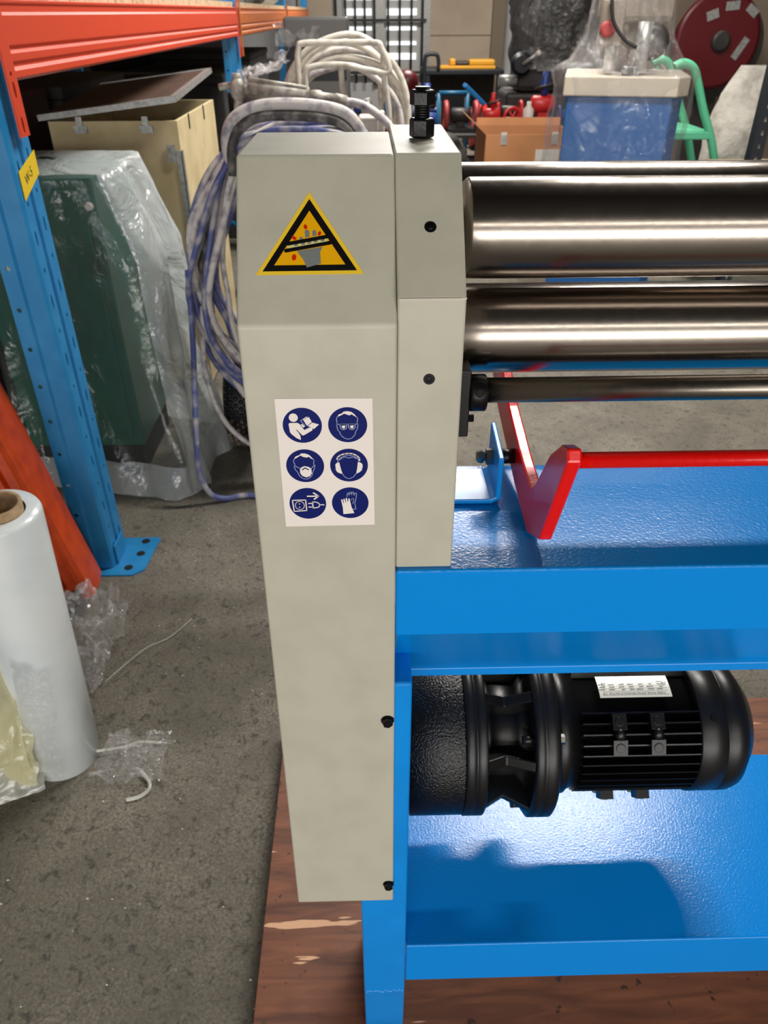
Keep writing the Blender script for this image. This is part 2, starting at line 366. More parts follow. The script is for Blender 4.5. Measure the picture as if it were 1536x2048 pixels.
# ------------------------------------------------------------------ slip roll machine
mc = thing('slip_roll_machine', 'blue and grey metal slip roll machine with three steel rolls on plywood pallet', 'machine', (.5, .62, .08))
XE = 1.06                                   # inner face of the far end plate
# gear cover
t = Vector((0, .075, .099)).normalized(); nrm = Vector((0, -t.z, t.y))
cp = [(.51, .476), (.51, 1.217), (.585, 1.316), (.705, 1.316), (.775, 1.217), (.775, .476)]
mb = MB().prism(cp, -.092, .0205)
for p in mb.v:
    if p.z < .6 and p.x < 0: p.x -= .006
cov = mb.build('gear_cover', M['grey_paint'], mc, .0022, 3)
lab(cov, 'tall pale grey gear cover with leaning top')
def screw(parent, x, z, y):
    s = MB().cyl((x, y + .002, z), (x, y - .0012, z), .0066, n=20)
    s.lathe([(0, .0054), (.0045, .0054), (.0055, .0046)], (x, y - .0012, z), (0, -1, 0), 6, smooth=False)
    return s.build('cover_screw', M['black_oxide'], parent)
screw(cov, .0135, .809, .51); screw(cov, .0145, .514, .51)

# warning triangle on the leaning face (flat print in layers)
def layer(mbx, poly, f, mi, d): mbx.add([f(p[0], p[1], d) for p in poly], [tuple(range(len(poly)))], mi)
def stroke(mbx, pts, wd, f, mi, d, closed=False, caps=True):
    n = len(pts)
    for i in range(n if closed else n - 1):
        a = Vector(pts[i]).to_2d(); b = Vector(pts[(i + 1) % n]).to_2d(); q = (b - a)
        if q.length < 1e-9: continue
        q.normalize(); o = Vector((-q.y, q.x)) * wd / 2; e = q * wd * .25 if caps else q * 0
        layer(mbx, [a - o - e, b - o + e, b + o + e, a + o - e], f, mi, d + i * 1e-7)
def circle(c, r, n=40, a0=0, a1=360, ry=None):
    return [(c[0] + r * math.cos(R(a0 + (a1 - a0) * k / n)), c[1] + (ry or r) * math.sin(R(a0 + (a1 - a0) * k / n))) for k in range(n + (0 if a1 - a0 == 360 else 1))]
base = Vector((0, .51, 1.217))
def fs(u, s, d): return Vector((u, 0, 0)) + base + t * s + nrm * (.0003 + d * .00012)
A, B, C = (-.0402, .0966), (-.0785, .0367), (-.0022, .0370)
cen = ((A[0] + B[0] + C[0]) / 3, (A[1] + B[1] + C[1]) / 3)
def tri(k): return [(cen[0] + (p[0] - cen[0]) * k, cen[1] + (p[1] - cen[1]) * k) for p in (A, B, C)]
ws = MB()
layer(ws, tri(1), fs, 1, 0); layer(ws, tri(.87), fs, 2, 1); layer(ws, tri(.655), fs, 0, 2)
# zoomed picture units (0..1536 across 240 px) mapped to the sign's own frame
ax, ay = 770, 90; bx, by = 80, 1160; cx, cy = 1465, 1135
def zs(x, y):
    d = (bx - ax) * (cy - ay) - (cx - ax) * (by - ay)
    k1 = ((x - ax) * (cy - ay) - (cx - ax) * (y - ay)) / d; k2 = ((bx - ax) * (y - ay) - (x - ax) * (by - ay)) / d
    return (A[0] + (B[0] - A[0]) * k1 + (C[0] - A[0]) * k2, A[1] + (B[1] - A[1]) * k1 + (C[1] - A[1]) * k2)
Z = lambda l: [zs(*p) for p in l]
layer(ws, Z([(610, 850), (940, 795), (905, 860), (915, 1010), (735, 1060), (690, 960), (650, 910)]), fs, 3, 3)
for pg in ([(708, 600), (720, 580), (755, 580), (768, 605), (772, 670), (715, 680)], [(806, 600), (820, 582), (845, 584), (858, 605), (862, 655), (808, 665)], [(640, 680), (665, 668), (690, 685), (690, 700), (640, 705)]): layer(ws, Z(pg), fs, 3, 3)
stroke(ws, Z([(500, 805), (985, 715)]), .0030, fs, 5, 3)
for x in (600, 690, 770, 850, 940): layer(ws, Z([(x - 24, 792 - (x - 600) * .19), (x + 22, 784 - (x - 600) * .19), (x + 22, 752 - (x - 600) * .19), (x - 24, 760 - (x - 600) * .19)]), fs, 3, 4)
for (x0, y0), (x1, y1) in (((495, 762), (990, 668)), ((470, 850), (1035, 745))):
    stroke(ws, Z([(x0, y0), (x1, y1)]), .0027, fs, 2, 5, caps=False)
    for q in ((x0, y0), (x1, y1)): layer(ws, circle(zs(*q), .00135, 16), fs, 2, 5)
for (x, y), (rx, ry), a in (((720, 545), (22, 32), 15), ((573, 688), (36, 20), -35), ((898, 628), (20, 30), -20), ((573, 935), (28, 40), -8)):
    layer(ws, Z([(x + rx * math.cos(q) * math.cos(R(a)) + ry * math.sin(q) * math.sin(R(a)), y - rx * math.cos(q) * math.sin(R(a)) + ry * math.sin(q) * math.cos(R(a))) for q in [k * math.pi / 8 for k in range(16)]]), fs, 4, 5)
lab(ws.build('warning_sign', [M['yellow'], M['yellow_edge'], M['ink_black'], M['ink_grey'], M['ink_red'], M['ink_pale']], cov, fix=False), 'yellow warning triangle with a hand caught between two rollers')

# white label with six round navy safety signs
def fl(u, v, d): return Vector((u, .51 - .0003 - d * .00012, v))
sl = MB()
layer(sl, [(-.0702, 1.0470), (.0030, 1.0476), (.0024, 1.1615), (-.0702, 1.1620)], fl, 0, 0)
cols = {}
for r_, zc in enumerate((1.1398, 1.1045, 1.0694)):
    for c_, xc in enumerate((-.0509, -.0166)): cols[r_, c_] = (xc, zc); layer(sl, circle((xc, zc), .0148, 48), fl, 1, 1)
def D(k, ox, oy, rx, ry):                     # from the zoomed picture's units into one disc
    c = cols[k]; return lambda pts: [(c[0] + (x - ox) / rx * .0148, c[1] - (y - oy) / ry * .0148) for x, y in pts]
# read the manual
d = D((0, 0), 482, 452, 250, 226)
layer(sl, d(circle((375, 349), 57, 28, ry=54)), fl, 0, 2)
layer(sl, d([(308, 430), (325, 416), (420, 416), (445, 428), (505, 510), (560, 482), (590, 474), (612, 490), (606, 515), (500, 575), (475, 580), (410, 510), (452, 590), (455, 640), (400, 615), (340, 565), (318, 535)]), fl, 0, 2)
stroke(sl, d([(405, 508), (452, 560), (458, 640)]), .0006, fl, 1, 3)
for pg in ([(498, 378), (572, 342), (606, 408), (540, 455)], [(548, 458), (612, 415), (696, 440), (628, 498), (590, 474)], [(470, 385), (540, 338), (556, 342), (490, 380)], [(460, 438), (480, 432), (516, 462), (492, 478)]): layer(sl, d(pg), fl, 0, 2)
stroke(sl, d([(462, 386), (515, 455)]), .0006, fl, 2, 2)
# goggles
d = D((0, 1), 1055, 440, 248, 224)
layer(sl, d([(928, 335), (945, 305), (985, 292), (1010, 270), (1050, 264), (1100, 272), (1140, 300), (1180, 350), (1140, 325), (1110, 305), (1080, 318), (1050, 308), (1015, 295), (985, 312)]), fl, 0, 2)
stroke(sl, d([(928, 335), (915, 360), (922, 420), (915, 450), (930, 510), (945, 520), (965, 570), (1010, 610), (1060, 624), (1105, 608), (1145, 565), (1155, 520), (1172, 505), (1186, 440), (1175, 410), (1184, 360), (1178, 345)]), .0006, fl, 2, 2)
stroke(sl, d([(920, 430), (1182, 430)]), .0006, fl, 2, 2)
for xx in (1000, 1107):
    stroke(sl, d([(xx - 42, 428), (xx + 42, 428), (xx + 38, 480), (xx + 15, 498), (xx - 15, 498), (xx - 38, 480)]), .0007, fl, 2, 2, True)
    layer(sl, d([(xx - 22, 448), (xx + 22, 442), (xx + 20, 476), (xx + 2, 486), (xx - 18, 474)]), fl, 0, 3)
# mask
d = D((1, 0), 520, 968, 242, 212)
layer(sl, d([(385, 880), (405, 845), (455, 828), (480, 806), (530, 808), (580, 826), (612, 862), (640, 890), (600, 872), (575, 850), (545, 860), (500, 850), (470, 832), (440, 850)]), fl, 0, 2)
stroke(sl, d([(385, 880), (374, 905), (392, 950), (378, 970), (395, 1020), (420, 1050), (440, 1100), (480, 1130), (520, 1140), (560, 1130), (598, 1095), (615, 1045), (640, 990), (645, 960), (628, 945), (638, 895)]), .0006, fl, 2, 2)
layer(sl, d([(450, 1010), (475, 980), (515, 968), (565, 980), (596, 1005), (600, 1060), (575, 1100), (525, 1116), (475, 1095), (450, 1060)]), fl, 0, 3)
stroke(sl, d([(480, 1015), (515, 992), (562, 1015)]), .0009, fl, 1, 4)
stroke(sl, d([(385, 962), (455, 1000)]), .0006, fl, 2, 2); stroke(sl, d([(636, 962), (594, 1000)]), .0006, fl, 2, 2)
# ear defenders
d = D((1, 1), 1078, 950, 240, 212)
for arc, ww in (([(928, 870), (935, 845), (975, 815), (1030, 800), (1080, 796), (1130, 802), (1180, 825), (1210, 855), (1214, 890)], .0010), ([(935, 905), (948, 870), (1000, 835), (1070, 818), (1140, 830), (1190, 860), (1206, 900)], .0006), ([(955, 880), (1000, 850), (1040, 840), (1075, 856), (1130, 842), (1180, 865)], .0006)): stroke(sl, d(arc), ww, fl, 2 if ww < .0008 else 0, 2)
layer(sl, d([(905, 935), (925, 915), (955, 908), (975, 1000), (992, 1058), (960, 1052), (925, 1035), (908, 1005)]), fl, 0, 2)
layer(sl, d([(1248, 935), (1225, 915), (1192, 905), (1182, 980), (1166, 1058), (1200, 1046), (1235, 1020), (1250, 975)]), fl, 0, 2)
stroke(sl, d([(992, 1058), (1015, 1095), (1050, 1118), (1085, 1122), (1125, 1105), (1166, 1058)]), .0006, fl, 2, 2)
# unplug
d = D((2, 0), 560, 1450, 236, 200)
stroke(sl, d([(365, 1405), (535, 1402), (540, 1540), (378, 1548)]), .0009, fl, 0, 2, True)
stroke(sl, d(circle((456, 1472), 58, 26, ry=54)), .0007, fl, 0, 2, True)
for yy in (1452, 1496): layer(sl, d(circle((452, yy), 8, 10)), fl, 0, 2)
stroke(sl, d([(555, 1355), (690, 1355)]), .0012, fl, 0, 2, caps=False); stroke(sl, d([(640, 1312), (702, 1355), (645, 1395)]), .0012, fl, 0, 2)
stroke(sl, d([(622, 1430), (665, 1430), (705, 1450), (712, 1470), (695, 1500), (625, 1510)]), .0009, fl, 0, 2, True)
for yy in (1448, 1495): stroke(sl, d([(565, yy), (622, yy)]), .0009, fl, 0, 2, caps=False)
stroke(sl, d([(715, 1468), (772, 1468)]), .0009, fl, 0, 2, caps=False)
# gloves
d = D((2, 1), 1097, 1428, 232, 200)
layer(sl, d([(985, 1400), (982, 1380), (998, 1378), (1012, 1430), (1018, 1430), (1010, 1375), (1026, 1368), (1040, 1420), (1046, 1420), (1040, 1362), (1056, 1360), (1066, 1412), (1072, 1410), (1074, 1368), (1088, 1366), (1102, 1430), (1112, 1480), (1145, 1560), (1005, 1572), (1000, 1480)]), fl, 0, 3)
stroke(sl, d([(1060, 1345), (1062, 1305), (1078, 1295), (1086, 1335), (1092, 1290), (1110, 1285), (1116, 1330), (1124, 1288), (1142, 1286), (1146, 1335), (1158, 1300), (1180, 1302), (1172, 1370), (1155, 1430), (1166, 1510), (1125, 1510)]), .0006, fl, 2, 2)
stroke(sl, d([(1105, 1390), (1125, 1370), (1145, 1372), (1130, 1440)]), .0005, fl, 2, 2)
lab(sl.build('safety_label', [M['white_label'], M['navy'], M['line_pale']], cov, fix=False), 'white label with six round navy safety pictograms')

# end plates
pp = [(.515, .998), (.515, 1.234), (.590, 1.316), (.752, 1.316), (.80, 1.234), (.80, 1.10), (.69, .998)]
ep = MB().prism(pp, .0207, .069).build('end_plate', M['grey_paint'], mc, .0016, 2)
MB().prism(pp, XE, XE + .05).build('end_plate', M['grey_paint'], mc, .0016, 2)
t2 = Vector((0, .075, .082)).normalized(); n2 = Vector((0, -t2.z, t2.y))
def ring_hole(c, ax, r, parent, name='threaded_hole'):
    c = Vector(c); ax = Vector(ax)
    q = MB().lathe([(.0004, r), (.0006, r * .93), (-.0002, r * .86)], c, ax, 24, 1)
    q.cyl(c + ax * .0002, c + ax * .0003, r * .9, n=24, mi=0)
    q.lathe([(0, r * .5), (.0007, r * .5), (.0007, r * .3)], c + ax * .0002, ax, 18, 1)
    return q.build(name, [M['hole'], M['black_oxide']], parent)
ring_hole((.045, .551, 1.2735), n2, .0043, ep); ring_hole((.0445, .515, 1.174), (0, -1, 0), .0043, ep)
# joint between the upper and lower half of the plate
MB().box((.0225, .5143, 1.2335), (.069, .5152, 1.2345)).build('joint_line', M['cream'], ep)
# adjusting bolt with lock nut
ab = MB().cyl((.045, .664, 1.316), (.045, .664, 1.352), .0058, n=18)
for k in range(6): ab.lathe([(0, .0058), (.0009, .0063), (.0018, .0058)], (.045, .664, 1.3305 + k * .0018), (0, 0, 1), 18)
ab = ab.build('adjusting_bolt', M['black_oxide'], mc)
MB().lathe([(0, .0085), (.0012, .0102), (.0125, .0102), (.014, .0088)], (.045, .664, 1.3165), (0, 0, 1), 6, smooth=False).build('lock_nut', M['black'], ab, .0005)
MB().lathe([(0, .0102), (.0088, .0102), (.0105, .0088)], (.045, .664, 1.3395), (0, 0, 1), 6, smooth=False).build('bolt_head', M['black'], ab, .0005)
# rolls
def roll(name, y, z, r, x0, m):
    q = MB().lathe([(0, r * .55), (.006, r * .55), (.006, r - .003), (.008, r - .001), (.010, r), (XE - x0 - .012, r), (XE - x0 - .01, r * .55), (XE - x0, r * .55)], (x0, y, z), (1, 0, 0), 96)
    return q.build(name, m, mc)
lab(roll('upper_roll', .612, 1.258, .0375, .069, M['steel']), 'polished steel upper roll')
lab(roll('lower_roll', .623, 1.173, .0375, .064, M['steel']), 'polished steel lower roll')
lab(roll('rear_roll', .735, 1.2495, .0375, .069, M['steel']), 'polished steel rear bending roll')
rod = MB().cyl((.09, .576, 1.1366), (XE, .576, 1.1366), .0105, n=40).build('guide_rod', M['steel_rod'], mc)
col_ = MB().lathe([(0, .0145), (.001, .0155), (.013, .0155), (.014, .0145)], (.0835, .576, 1.1345), (1, 0, 0), 32).build('collar', M['black_oxide'], rod)
MB().lathe([(0, .0038), (.0008, .0038), (.0008, .0022)], (.0905, .576 - .0142, 1.1405), (0, -.93, .36), 14).build('grub_screw', M['hole'], rod)
br = MB().box((.0745, .566, 1.098), (.0835, .60, 1.158)).build('rod_bracket', M['black_satin'], mc, .001)
MB().cyl((.0835, .574, 1.112), (.0885, .574, 1.112), .0035, n=6, smooth=False).build('bracket_bolt', M['black_oxide'], br)

# stand
tb = [(.51, .998), (.51, .924), (.610, .7775), (.616, .7775), (.5165, .930), (.5165, .991), (.684, .991), (.684, .93), (.69, .93), (.69, .998)]
lab(MB().prism(tb, .0207, XE + .05).build('table', [M['blue_hammer']], mc, .004, 4), 'blue hammered-paint table')
MB().box((.0395, .611, .7650), (XE - .002, .630, .7770)).build('table_lip', M['blue'], mc, .001)
def leg(x0, x1, y0, s):
    return [(y0, .855), (y0, .228), (y0 + .013 * s, .081), (y0 + .06 * s, .081), (y0 + .06 * s, .855)]
for x0, x1 in ((-.02, .038), (XE, XE + .05)):
    lg = MB().prism(leg(x0, x1, .515, 1), x0, x1).build('leg', M['blue'], mc, .003, 3)
    q = MB()
    random.seed(3)
    for k in range(14): q.sphere((x0 + .004 + (x1 - x0 - .008) * k / 13, .5155, .2275 + random.uniform(-.0025, .0025)), .0030, 8, 6, sq=(1.3, .6, 1))
    q.build('weld_bead', M['blue'], lg)
    MB().prism(leg(x0, x1, .69, -1), x0, x1).build('leg', M['blue'], mc, .003, 3)
sh = [(.5155, .352), (.5155, .257), (.5215, .257), (.5215, .346), (.815, .346), (.815, .352)]
lab(MB().prism(sh, .0385, XE).build('lower_shelf', [M['blue_hammer']], mc, .0026, 4), 'blue lower shelf with folded front edge')
# red foot lever and its bracket
PX = .148
lv = [(.515, 1.0255), (.492, 1.075), (.468, 1.128), (.473, 1.137), (.490, 1.131), (.517, 1.108), (.553, 1.058), (.566, 1.046), (.60, 1.048), (.627, 1.051), (.698, 1.063), (.84, 1.112), (.86, 1.075), (.756, 1.034), (.632, 1.010), (.560, 1.0015)]
rl = MB().prism(lv, PX - .0055, PX + .0055).build('foot_lever', M['red'], mc, .0018, 2)
lab(rl, 'red painted lever plate')
MB().prism(lv, .92, .931).build('foot_lever', M['red'], mc, .0018, 2)
MB().cyl((PX + .0055, .4865, 1.1195), (.92, .4865, 1.1195), .0062, n=24).build('lever_bar', M['red'], mc)
MB().cyl((PX + .0055, .848, 1.092), (.92, .848, 1.092), .0062, n=24).build('lever_bar', M['red'], mc)
bk = MB()
bk.prism([(.069, .9995), (.118, .9995), (.1265, 1.005), (.1265, 1.058), (.1215, 1.058), (.1215, 1.007), (.116, 1.0045), (.069, 1.0045)], .612, .672, 'Y')
for p in bk.v:
    if p.z > 1.05 and p.y < .63: p.z -= .008
bk = bk.build('pivot_bracket', M['blue'], mc, .0012)
MB().cyl((.1265, .645, 1.034), (PX - .0055, .645, 1.034), .0075, n=20).build('pivot_spacer', M['black_oxide'], bk)
q = MB().lathe([(0, .0085), (.007, .0085)], (.1145, .645, 1.034), (1, 0, 0), 6, smooth=False).cyl((.105, .645, 1.034), (.1145, .645, 1.034), .0045, n=14)
q.lathe([(0, .006), (.003, .0072), (.006, .006)], (.106, .645, 1.034), (1, 0, 0), 6, smooth=False)
q.build('pivot_nut', M['zinc'], bk)

# gear reducer
gy, gz = .69, .584
gr = MB().lathe([(0, .105), (.002, .112), (.081, .112), (.083, .1115)], (.03, gy, gz), (1, 0, 0), 72).build('gear_reducer', M['black_cast'], mc)
MB().lathe([(0, .1115), (.001, .1135), (.0125, .1135), (.0135, .1115), (.0145, .1135), (.0255, .1135), (.027, .112)], (.113, gy, gz), (1, 0, 0), 72).build('flange_band', M['black_satin'], gr)
bell = MB().lathe([(0, .086), (.012, .068), (.045, .068), (.059, .088)], (.139, gy, gz), (1, 0, 0), 48)
bell.build('bell_housing', M['black'], gr)
for k in range(8):
    a = R(22 + 45 * k); Mx = Matrix.Translation((0, gy, gz)) @ Matrix.Rotation(a, 4, 'X')
    MB().prism([(.138, .06), (.138, .109), (.165, .094), (.198, .112), (.198, .06)], -.007, .007, 'Y', M=Mx).build('rib', M['black'], gr, .0015)
MB().lathe([(0, .112), (.003, .117), (.012, .117), (.0135, .1155), (.015, .117), (.029, .117), (.032, .113)], (.197, gy, gz), (1, 0, 0), 72).build('motor_flange', M['black_satin'], gr)
for k in range(4):
    a = R(40 + 90 * k); q = Vector((0, gy - .103 * math.cos(a), gz + .103 * math.sin(a)))
    MB().lathe([(0, .0065), (.006, .0065), (.007, .0055)], q + Vector((.229, 0, 0)), (1, 0, 0), 6, smooth=False).build('flange_bolt', M['zinc'] if k == 0 else M['black_oxide'], gr)
    MB().cyl(q + Vector((.183, 0, 0)), q + Vector((.197, 0, 0)), .0055, n=14).build('flange_stud', M['black_satin'], gr)
# motor
mo = MB().lathe([(0, .082), (.004, .088), (.018, .088), (.022, .084), (.033, .080), (.036, .0745), (.19, .0745)], (.229, gy, gz), (1, 0, 0), 64).build('electric_motor', M['black'], mc)
lab(mo, 'black finned electric motor')
fin = None
for k in range(40):
    a = R(4.5 + 9 * k)
    deg = (4.5 + 9 * k) % 360
    if 66 < deg < 98: continue
    Mx = Matrix.Translation((0, gy, gz)) @ Matrix.Rotation(a - R(90), 4, 'X') @ Matrix.Diagonal((1, 1, 1, 1))
    # angle measured from the camera side (-Y) upwards
    dv = Vector((0, -math.cos(a), math.sin(a))); tv = Vector((0, math.sin(a), math.cos(a)))
    pts = []
    for x in (.264, .4146):
        for rr_, hw in ((.073, .0016), (.0865, .0009)):
            for s in (-1, 1): pts.append(Vector((x, gy, gz)) + dv * rr_ + tv * hw * s)
    MB().add(pts, [(0, 1, 3, 2), (4, 6, 7, 5), (2, 3, 7, 6), (0, 4, 5, 1), (0, 2, 6, 4), (1, 5, 7, 3)]).build('cooling_fin', M['black'], mo)
MB().lathe([(0, .0865), (.0015, .0885), (.034, .0885), (.0345, .0878), (.036, .0878), (.0365, .0885), (.052, .0880), (.062, .084), (.080, .060), (.082, .052)], (.4135, gy, gz), (1, 0, 0), 72).build('fan_cover', M['black_satin'], mo)
MB().cyl((.43, gy - .0885 * math.cos(R(52)), gz + .0885 * math.sin(R(52))), (.43, gy - .0915 * math.cos(R(52)), gz + .0915 * math.sin(R(52))), .004, n=12).build('fan_cover_screw', M['black_oxide'], mo)
def pad(x, deg, w_, h_, d0, d1):
    a = R(deg); dv = Vector((0, -math.cos(a), math.sin(a))); tv = Vector((0, math.sin(a), math.cos(a)))
    o = Vector((x, gy, gz)); q = MB()
    vs = [o + Vector((sx * w_ / 2, 0, 0)) + tv * sy * h_ / 2 + dv * dd for dd in (d0, d1) for sy in (-1, 1) for sx in (-1, 1)]
    q.add(vs, [(0, 2, 3, 1), (4, 5, 7, 6), (0, 1, 5, 4), (2, 6, 7, 3), (0, 4, 6, 2), (1, 3, 7, 5)])
    q.cyl(o + dv * d1, o + dv * (d1 + .0004), .0045, n=16, mi=1)
    q.lathe([(0, .0062), (.0012, .0058), (.0012, .0042)], o + dv * (d1 - .0002), dv, 16, 0)
    return q.build('mounting_pad', [M['black'], M['hole']], mo, .001)
for x in (.3085, .3565):
    for deg, d1 in ((51, .095), (31, .0935), (-42, .0965), (-62, .0945)): pad(x, deg, .018, .020, .075, d1)
    a = R(41); dv = Vector((0, -math.cos(a), math.sin(a))); o = Vector((x, gy, gz)) + dv * .0905
    MB().sphere(o, .008, 10, 6, sq=(1.0, 1.0, 1.2)).build('pad_web', M['black'], mo)
# name plate (fixed upside down, as on the machine)
np_ = MB(); zt = gz + .0835
a0, a1 = 71, 92
def cylp(x, deg, rad): a = R(deg); return Vector((x, gy - rad * math.cos(a), gz + rad * math.sin(a)))
np_.grid(lambda u, v: cylp(.2905 + .093 * u, a0 + (a1 - a0) * v, .0885), 6, 8, smooth=False)
np_.grid(lambda u, v: cylp(.2905 + .093 * u, a0 + (a1 - a0) * v, .0878), 6, 8, smooth=False)
def text_mesh(body, size):
    cu = bpy.data.curves.new('t', 'FONT'); cu.body = body; cu.size = size; cu.resolution_u = 2
    o = bpy.data.objects.new('t', cu); col.objects.link(o); dg = bpy.context.evaluated_depsgraph_get(); me = bpy.data.meshes.new_from_object(o.evaluated_get(dg))
    vs = [v.co.copy() for v in me.vertices]; fs_ = [tuple(p.vertices) for p in me.polygons]
    bpy.data.objects.remove(o); bpy.data.meshes.remove(me); bpy.data.curves.remove(cu)
    return vs, fs_
def plate_text(body, size, u, v):             # u mm from the plate's own left, v mm from its own top; plate is turned half round
    vs, fs_ = text_mesh(body, size)
    np_.add([cylp(.3835 - u - p.x, a0 + math.degrees((v - p.y) / .0885), .0888) for p in vs], fs_, 1)
plate_text('THREE PHASE ASYNCHRONOUS MOTOR', .0040, .007, .0068); plate_text('CE', .0046, .083, .0068)
for u0_, u1_, vv in ((.004, .089, .0030), (.004, .089, .0086), (.004, .089, .0124), (.004, .089, .0162), (.004, .089, .0200), (.004, .089, .0290)):
    np_.grid(lambda u, v: cylp(.3835 - u0_ - (u1_ - u0_) * u, a0 + math.degrees((vv + .0003 * v) / .0885), .08875), 6, 2, mi=1, smooth=False)
for k in range(22):
    random.seed(k); u = .008 + .0125 * (k % 7) + random.uniform(0, .002); vv = .0105 + .0038 * (k // 7)
    L_ = random.uniform(.004, .009)
    np_.grid(lambda a, b: cylp(.3835 - u - L_ * a, a0 + math.degrees((vv + .0009 * b) / .0885), .0888), 3, 2, mi=1, smooth=False)
np_ = np_.build('name_plate', [M['plate'], M['ink']], mo, fix=False)
lab(np_, 'silver name plate with grey lettering, upside down')
for x in (.2985, .3775): MB().sphere(cylp(x, 84, .0885), .0028, 12, 6, sq=(1, 1, .6)).build('rivet', M['plate'], mo)

# ------------------------------------------------------------------ pallet rack
rk = thing('pallet_rack', 'tall pallet rack with blue perforated posts and orange beams', 'rack', (-1.3, 5.4, 0))
def strip(mbx, f, u0, u1, v0, v1, holes, depth):
    """perforated strip: f(u,v,d); holes = list of (u, v, half_u, half_v)"""
    hs = sorted(holes, key=lambda h: h[1]); v = v0
    def quad(a, b, c, d): mbx.add([f(*a, 0), f(*b, 0), f(*c, 0), f(*d, 0)], [(0, 1, 2, 3)])
    for (hu, hv, a, b) in hs:
        lo, hi = hv - b - .004, hv + b + .004
        if lo < v: continue
        if lo > v: quad((u0, v), (u1, v), (u1, lo), (u0, lo))
        out = [(u0, lo), (hu, lo), (u1, lo), (u1, hv), (u1, hi), (hu, hi), (u0, hi), (u0, hv)]
        k = .7; inn = [(hu - a * k, hv - b + a * (1 - k)), (hu, hv - b), (hu + a * k, hv - b + a * (1 - k)), (hu + a, hv), (hu + a * k, hv + b - a * (1 - k)), (hu, hv + b), (hu - a * k, hv + b - a * (1 - k)), (hu - a, hv)]
        mbx.add([f(*p, 0) for p in out] + [f(*p, 0) for p in inn] + [f(*p, depth) for p in inn], [(i, (i + 1) % 8, 8 + (i + 1) % 8, 8 + i) for i in range(8)] + [(8 + i, 8 + (i + 1) % 8, 16 + (i + 1) % 8, 16 + i) for i in range(8)])
        v = hi
    if v < v1: quad((u0, v), (u1, v), (u1, v1), (u0, v1))
def upright_mesh():
    q = MB(); ZT = 3.0; x1, y0 = -.775, 1.81
    # aisle face: two perforated bands with a groove between
    s1 = []; s2 = []
    for k in range(40):
        z = .06 + k * .075
        s1.append((y0 + .030, z, .0045, .017 if k % 2 == 0 else .006)); s2.append((y0 + .098, z + .018, .0045, .017 if k % 2 == 0 else .006))
    strip(q, lambda u, v, d: Vector((x1 - d, u, v)), y0 + .010, y0 + .052, .004, ZT, s1, .003)
    strip(q, lambda u, v, d: Vector((x1 - d, u, v)), y0 + .072, y0 + .122, .004, ZT, s2, .003)
    def wall(a, b): q.add([(a[0], a[1], .004), (b[0], b[1], .004), (b[0], b[1], ZT), (a[0], a[1], ZT)], [(0, 1, 2, 3)])
    wall((x1, y0 + .052), (x1 - .008, y0 + .058)); wall((x1 - .008, y0 + .058), (x1 - .008, y0 + .066)); wall((x1 - .008, y0 + .066), (x1, y0 + .072))
    wall((x1 - .006, y0), (x1, y0 + .010)); wall((x1, y0 + .122), (x1 - .006, y0 + .130)); wall((x1 - .006, y0 + .130), (x1 - .085, y0 + .130))
    # camera-side face with one column of round holes and a bend
    wall((x1 - .006, y0), (x1 - .046, y0)); wall((x1 - .046, y0), (x1 - .052, y0 - .006))
    strip(q, lambda u, v, d: Vector((u, y0 - .006 + d, v)), x1 - .088, x1 - .052, .004, ZT, [(x1 - .070, .10 + k * .10, .006, .006) for k in range(28)], .003)
    wall((x1 - .088, y0 - .006), (x1 - .088, y0 + .02))
    return q
up = upright_mesh().build('upright', M['rack_blue'], rk, fix=False)
bpl = MB().prism([(-.90, 1.775), (-.715, 1.775), (-.685, 1.80), (-.672, 1.965), (-.90, 1.965)], 0, .005, 'Z')
bpl.box((-.773, 1.83, .005), (-.768, 1.91, .07))
for p in ((-.715, 1.945), (-.715, 1.88), (-.735, 1.81)): bpl.cyl((p[0], p[1], .0045), (p[0], p[1], .0054), .013, n=18, mi=1)
bpl = bpl.build('base_plate', [M['rack_blue'], M['hole']], rk)
PY = (0, 3.6, 7.1, 10.6)
for dx in (0, -1.0):
    for dy in PY:
        if (dx, dy) != (0, 0): dup(up, (dx, dy, 0), rk); dup(bpl, (dx, dy, 0), rk)
for dy in PY:
    for z0, z1 in ((.15, .75), (1.75, 2.4)):
        MB().tube([(-.87, 1.86 + dy, z0), (-1.77, 1.86 + dy, z1)], .014, 6).build('brace', M['rack_blue'], rk)
def beam(y0, y1, x, m, nm='beam'):
    z0, z1 = 1.276, 1.425; f = x
    pf = [(f - .045, z0), (f - .008, z0), (f, z0 + .006), (f, z0 + .020), (f - .006, z0 + .026), (f - .006, z0 + .031), (f, z0 + .037), (f, z0 + .052), (f - .006, z0 + .057), (f - .006, z0 + .062), (f, z0 + .066), (f, z0 + .120), (f - .004, z0 + .126), (f - .004, z0 + .138), (f, z0 + .142), (f, z1), (f - .045, z1)]
    return MB().prism(pf, y0, y1, 'Y').build(nm, m, rk, .0015)
def connector(y, x, m, zlo=1.172):
    q = MB(); hs = [(y, zlo + .022 + k * .0, .006, .016) for k in (0,)] + [(y, 1.262, .006, .016), (y, 1.292, .006, .005), (y, 1.40, .006, .02)]
    strip(q, lambda u, v, d: Vector((x - d, u, v)), y - .026, y + .026, zlo, 1.46, hs, .004)
    q.box((x - .004, y - .0265, zlo), (x - .0005, y - .026, 1.46)); q.box((x - .004, y - .026, zlo - .001), (x, y + .026, zlo))
    q.add([(x - .0042, y - .026, zlo), (x - .0042, y + .026, zlo), (x - .0042, y + .026, 1.46), (x - .0042, y - .026, 1.46)], [(0, 1, 2, 3)], 1)
    return q.build('beam_connector', [m, M['hole']], rk, fix=False)
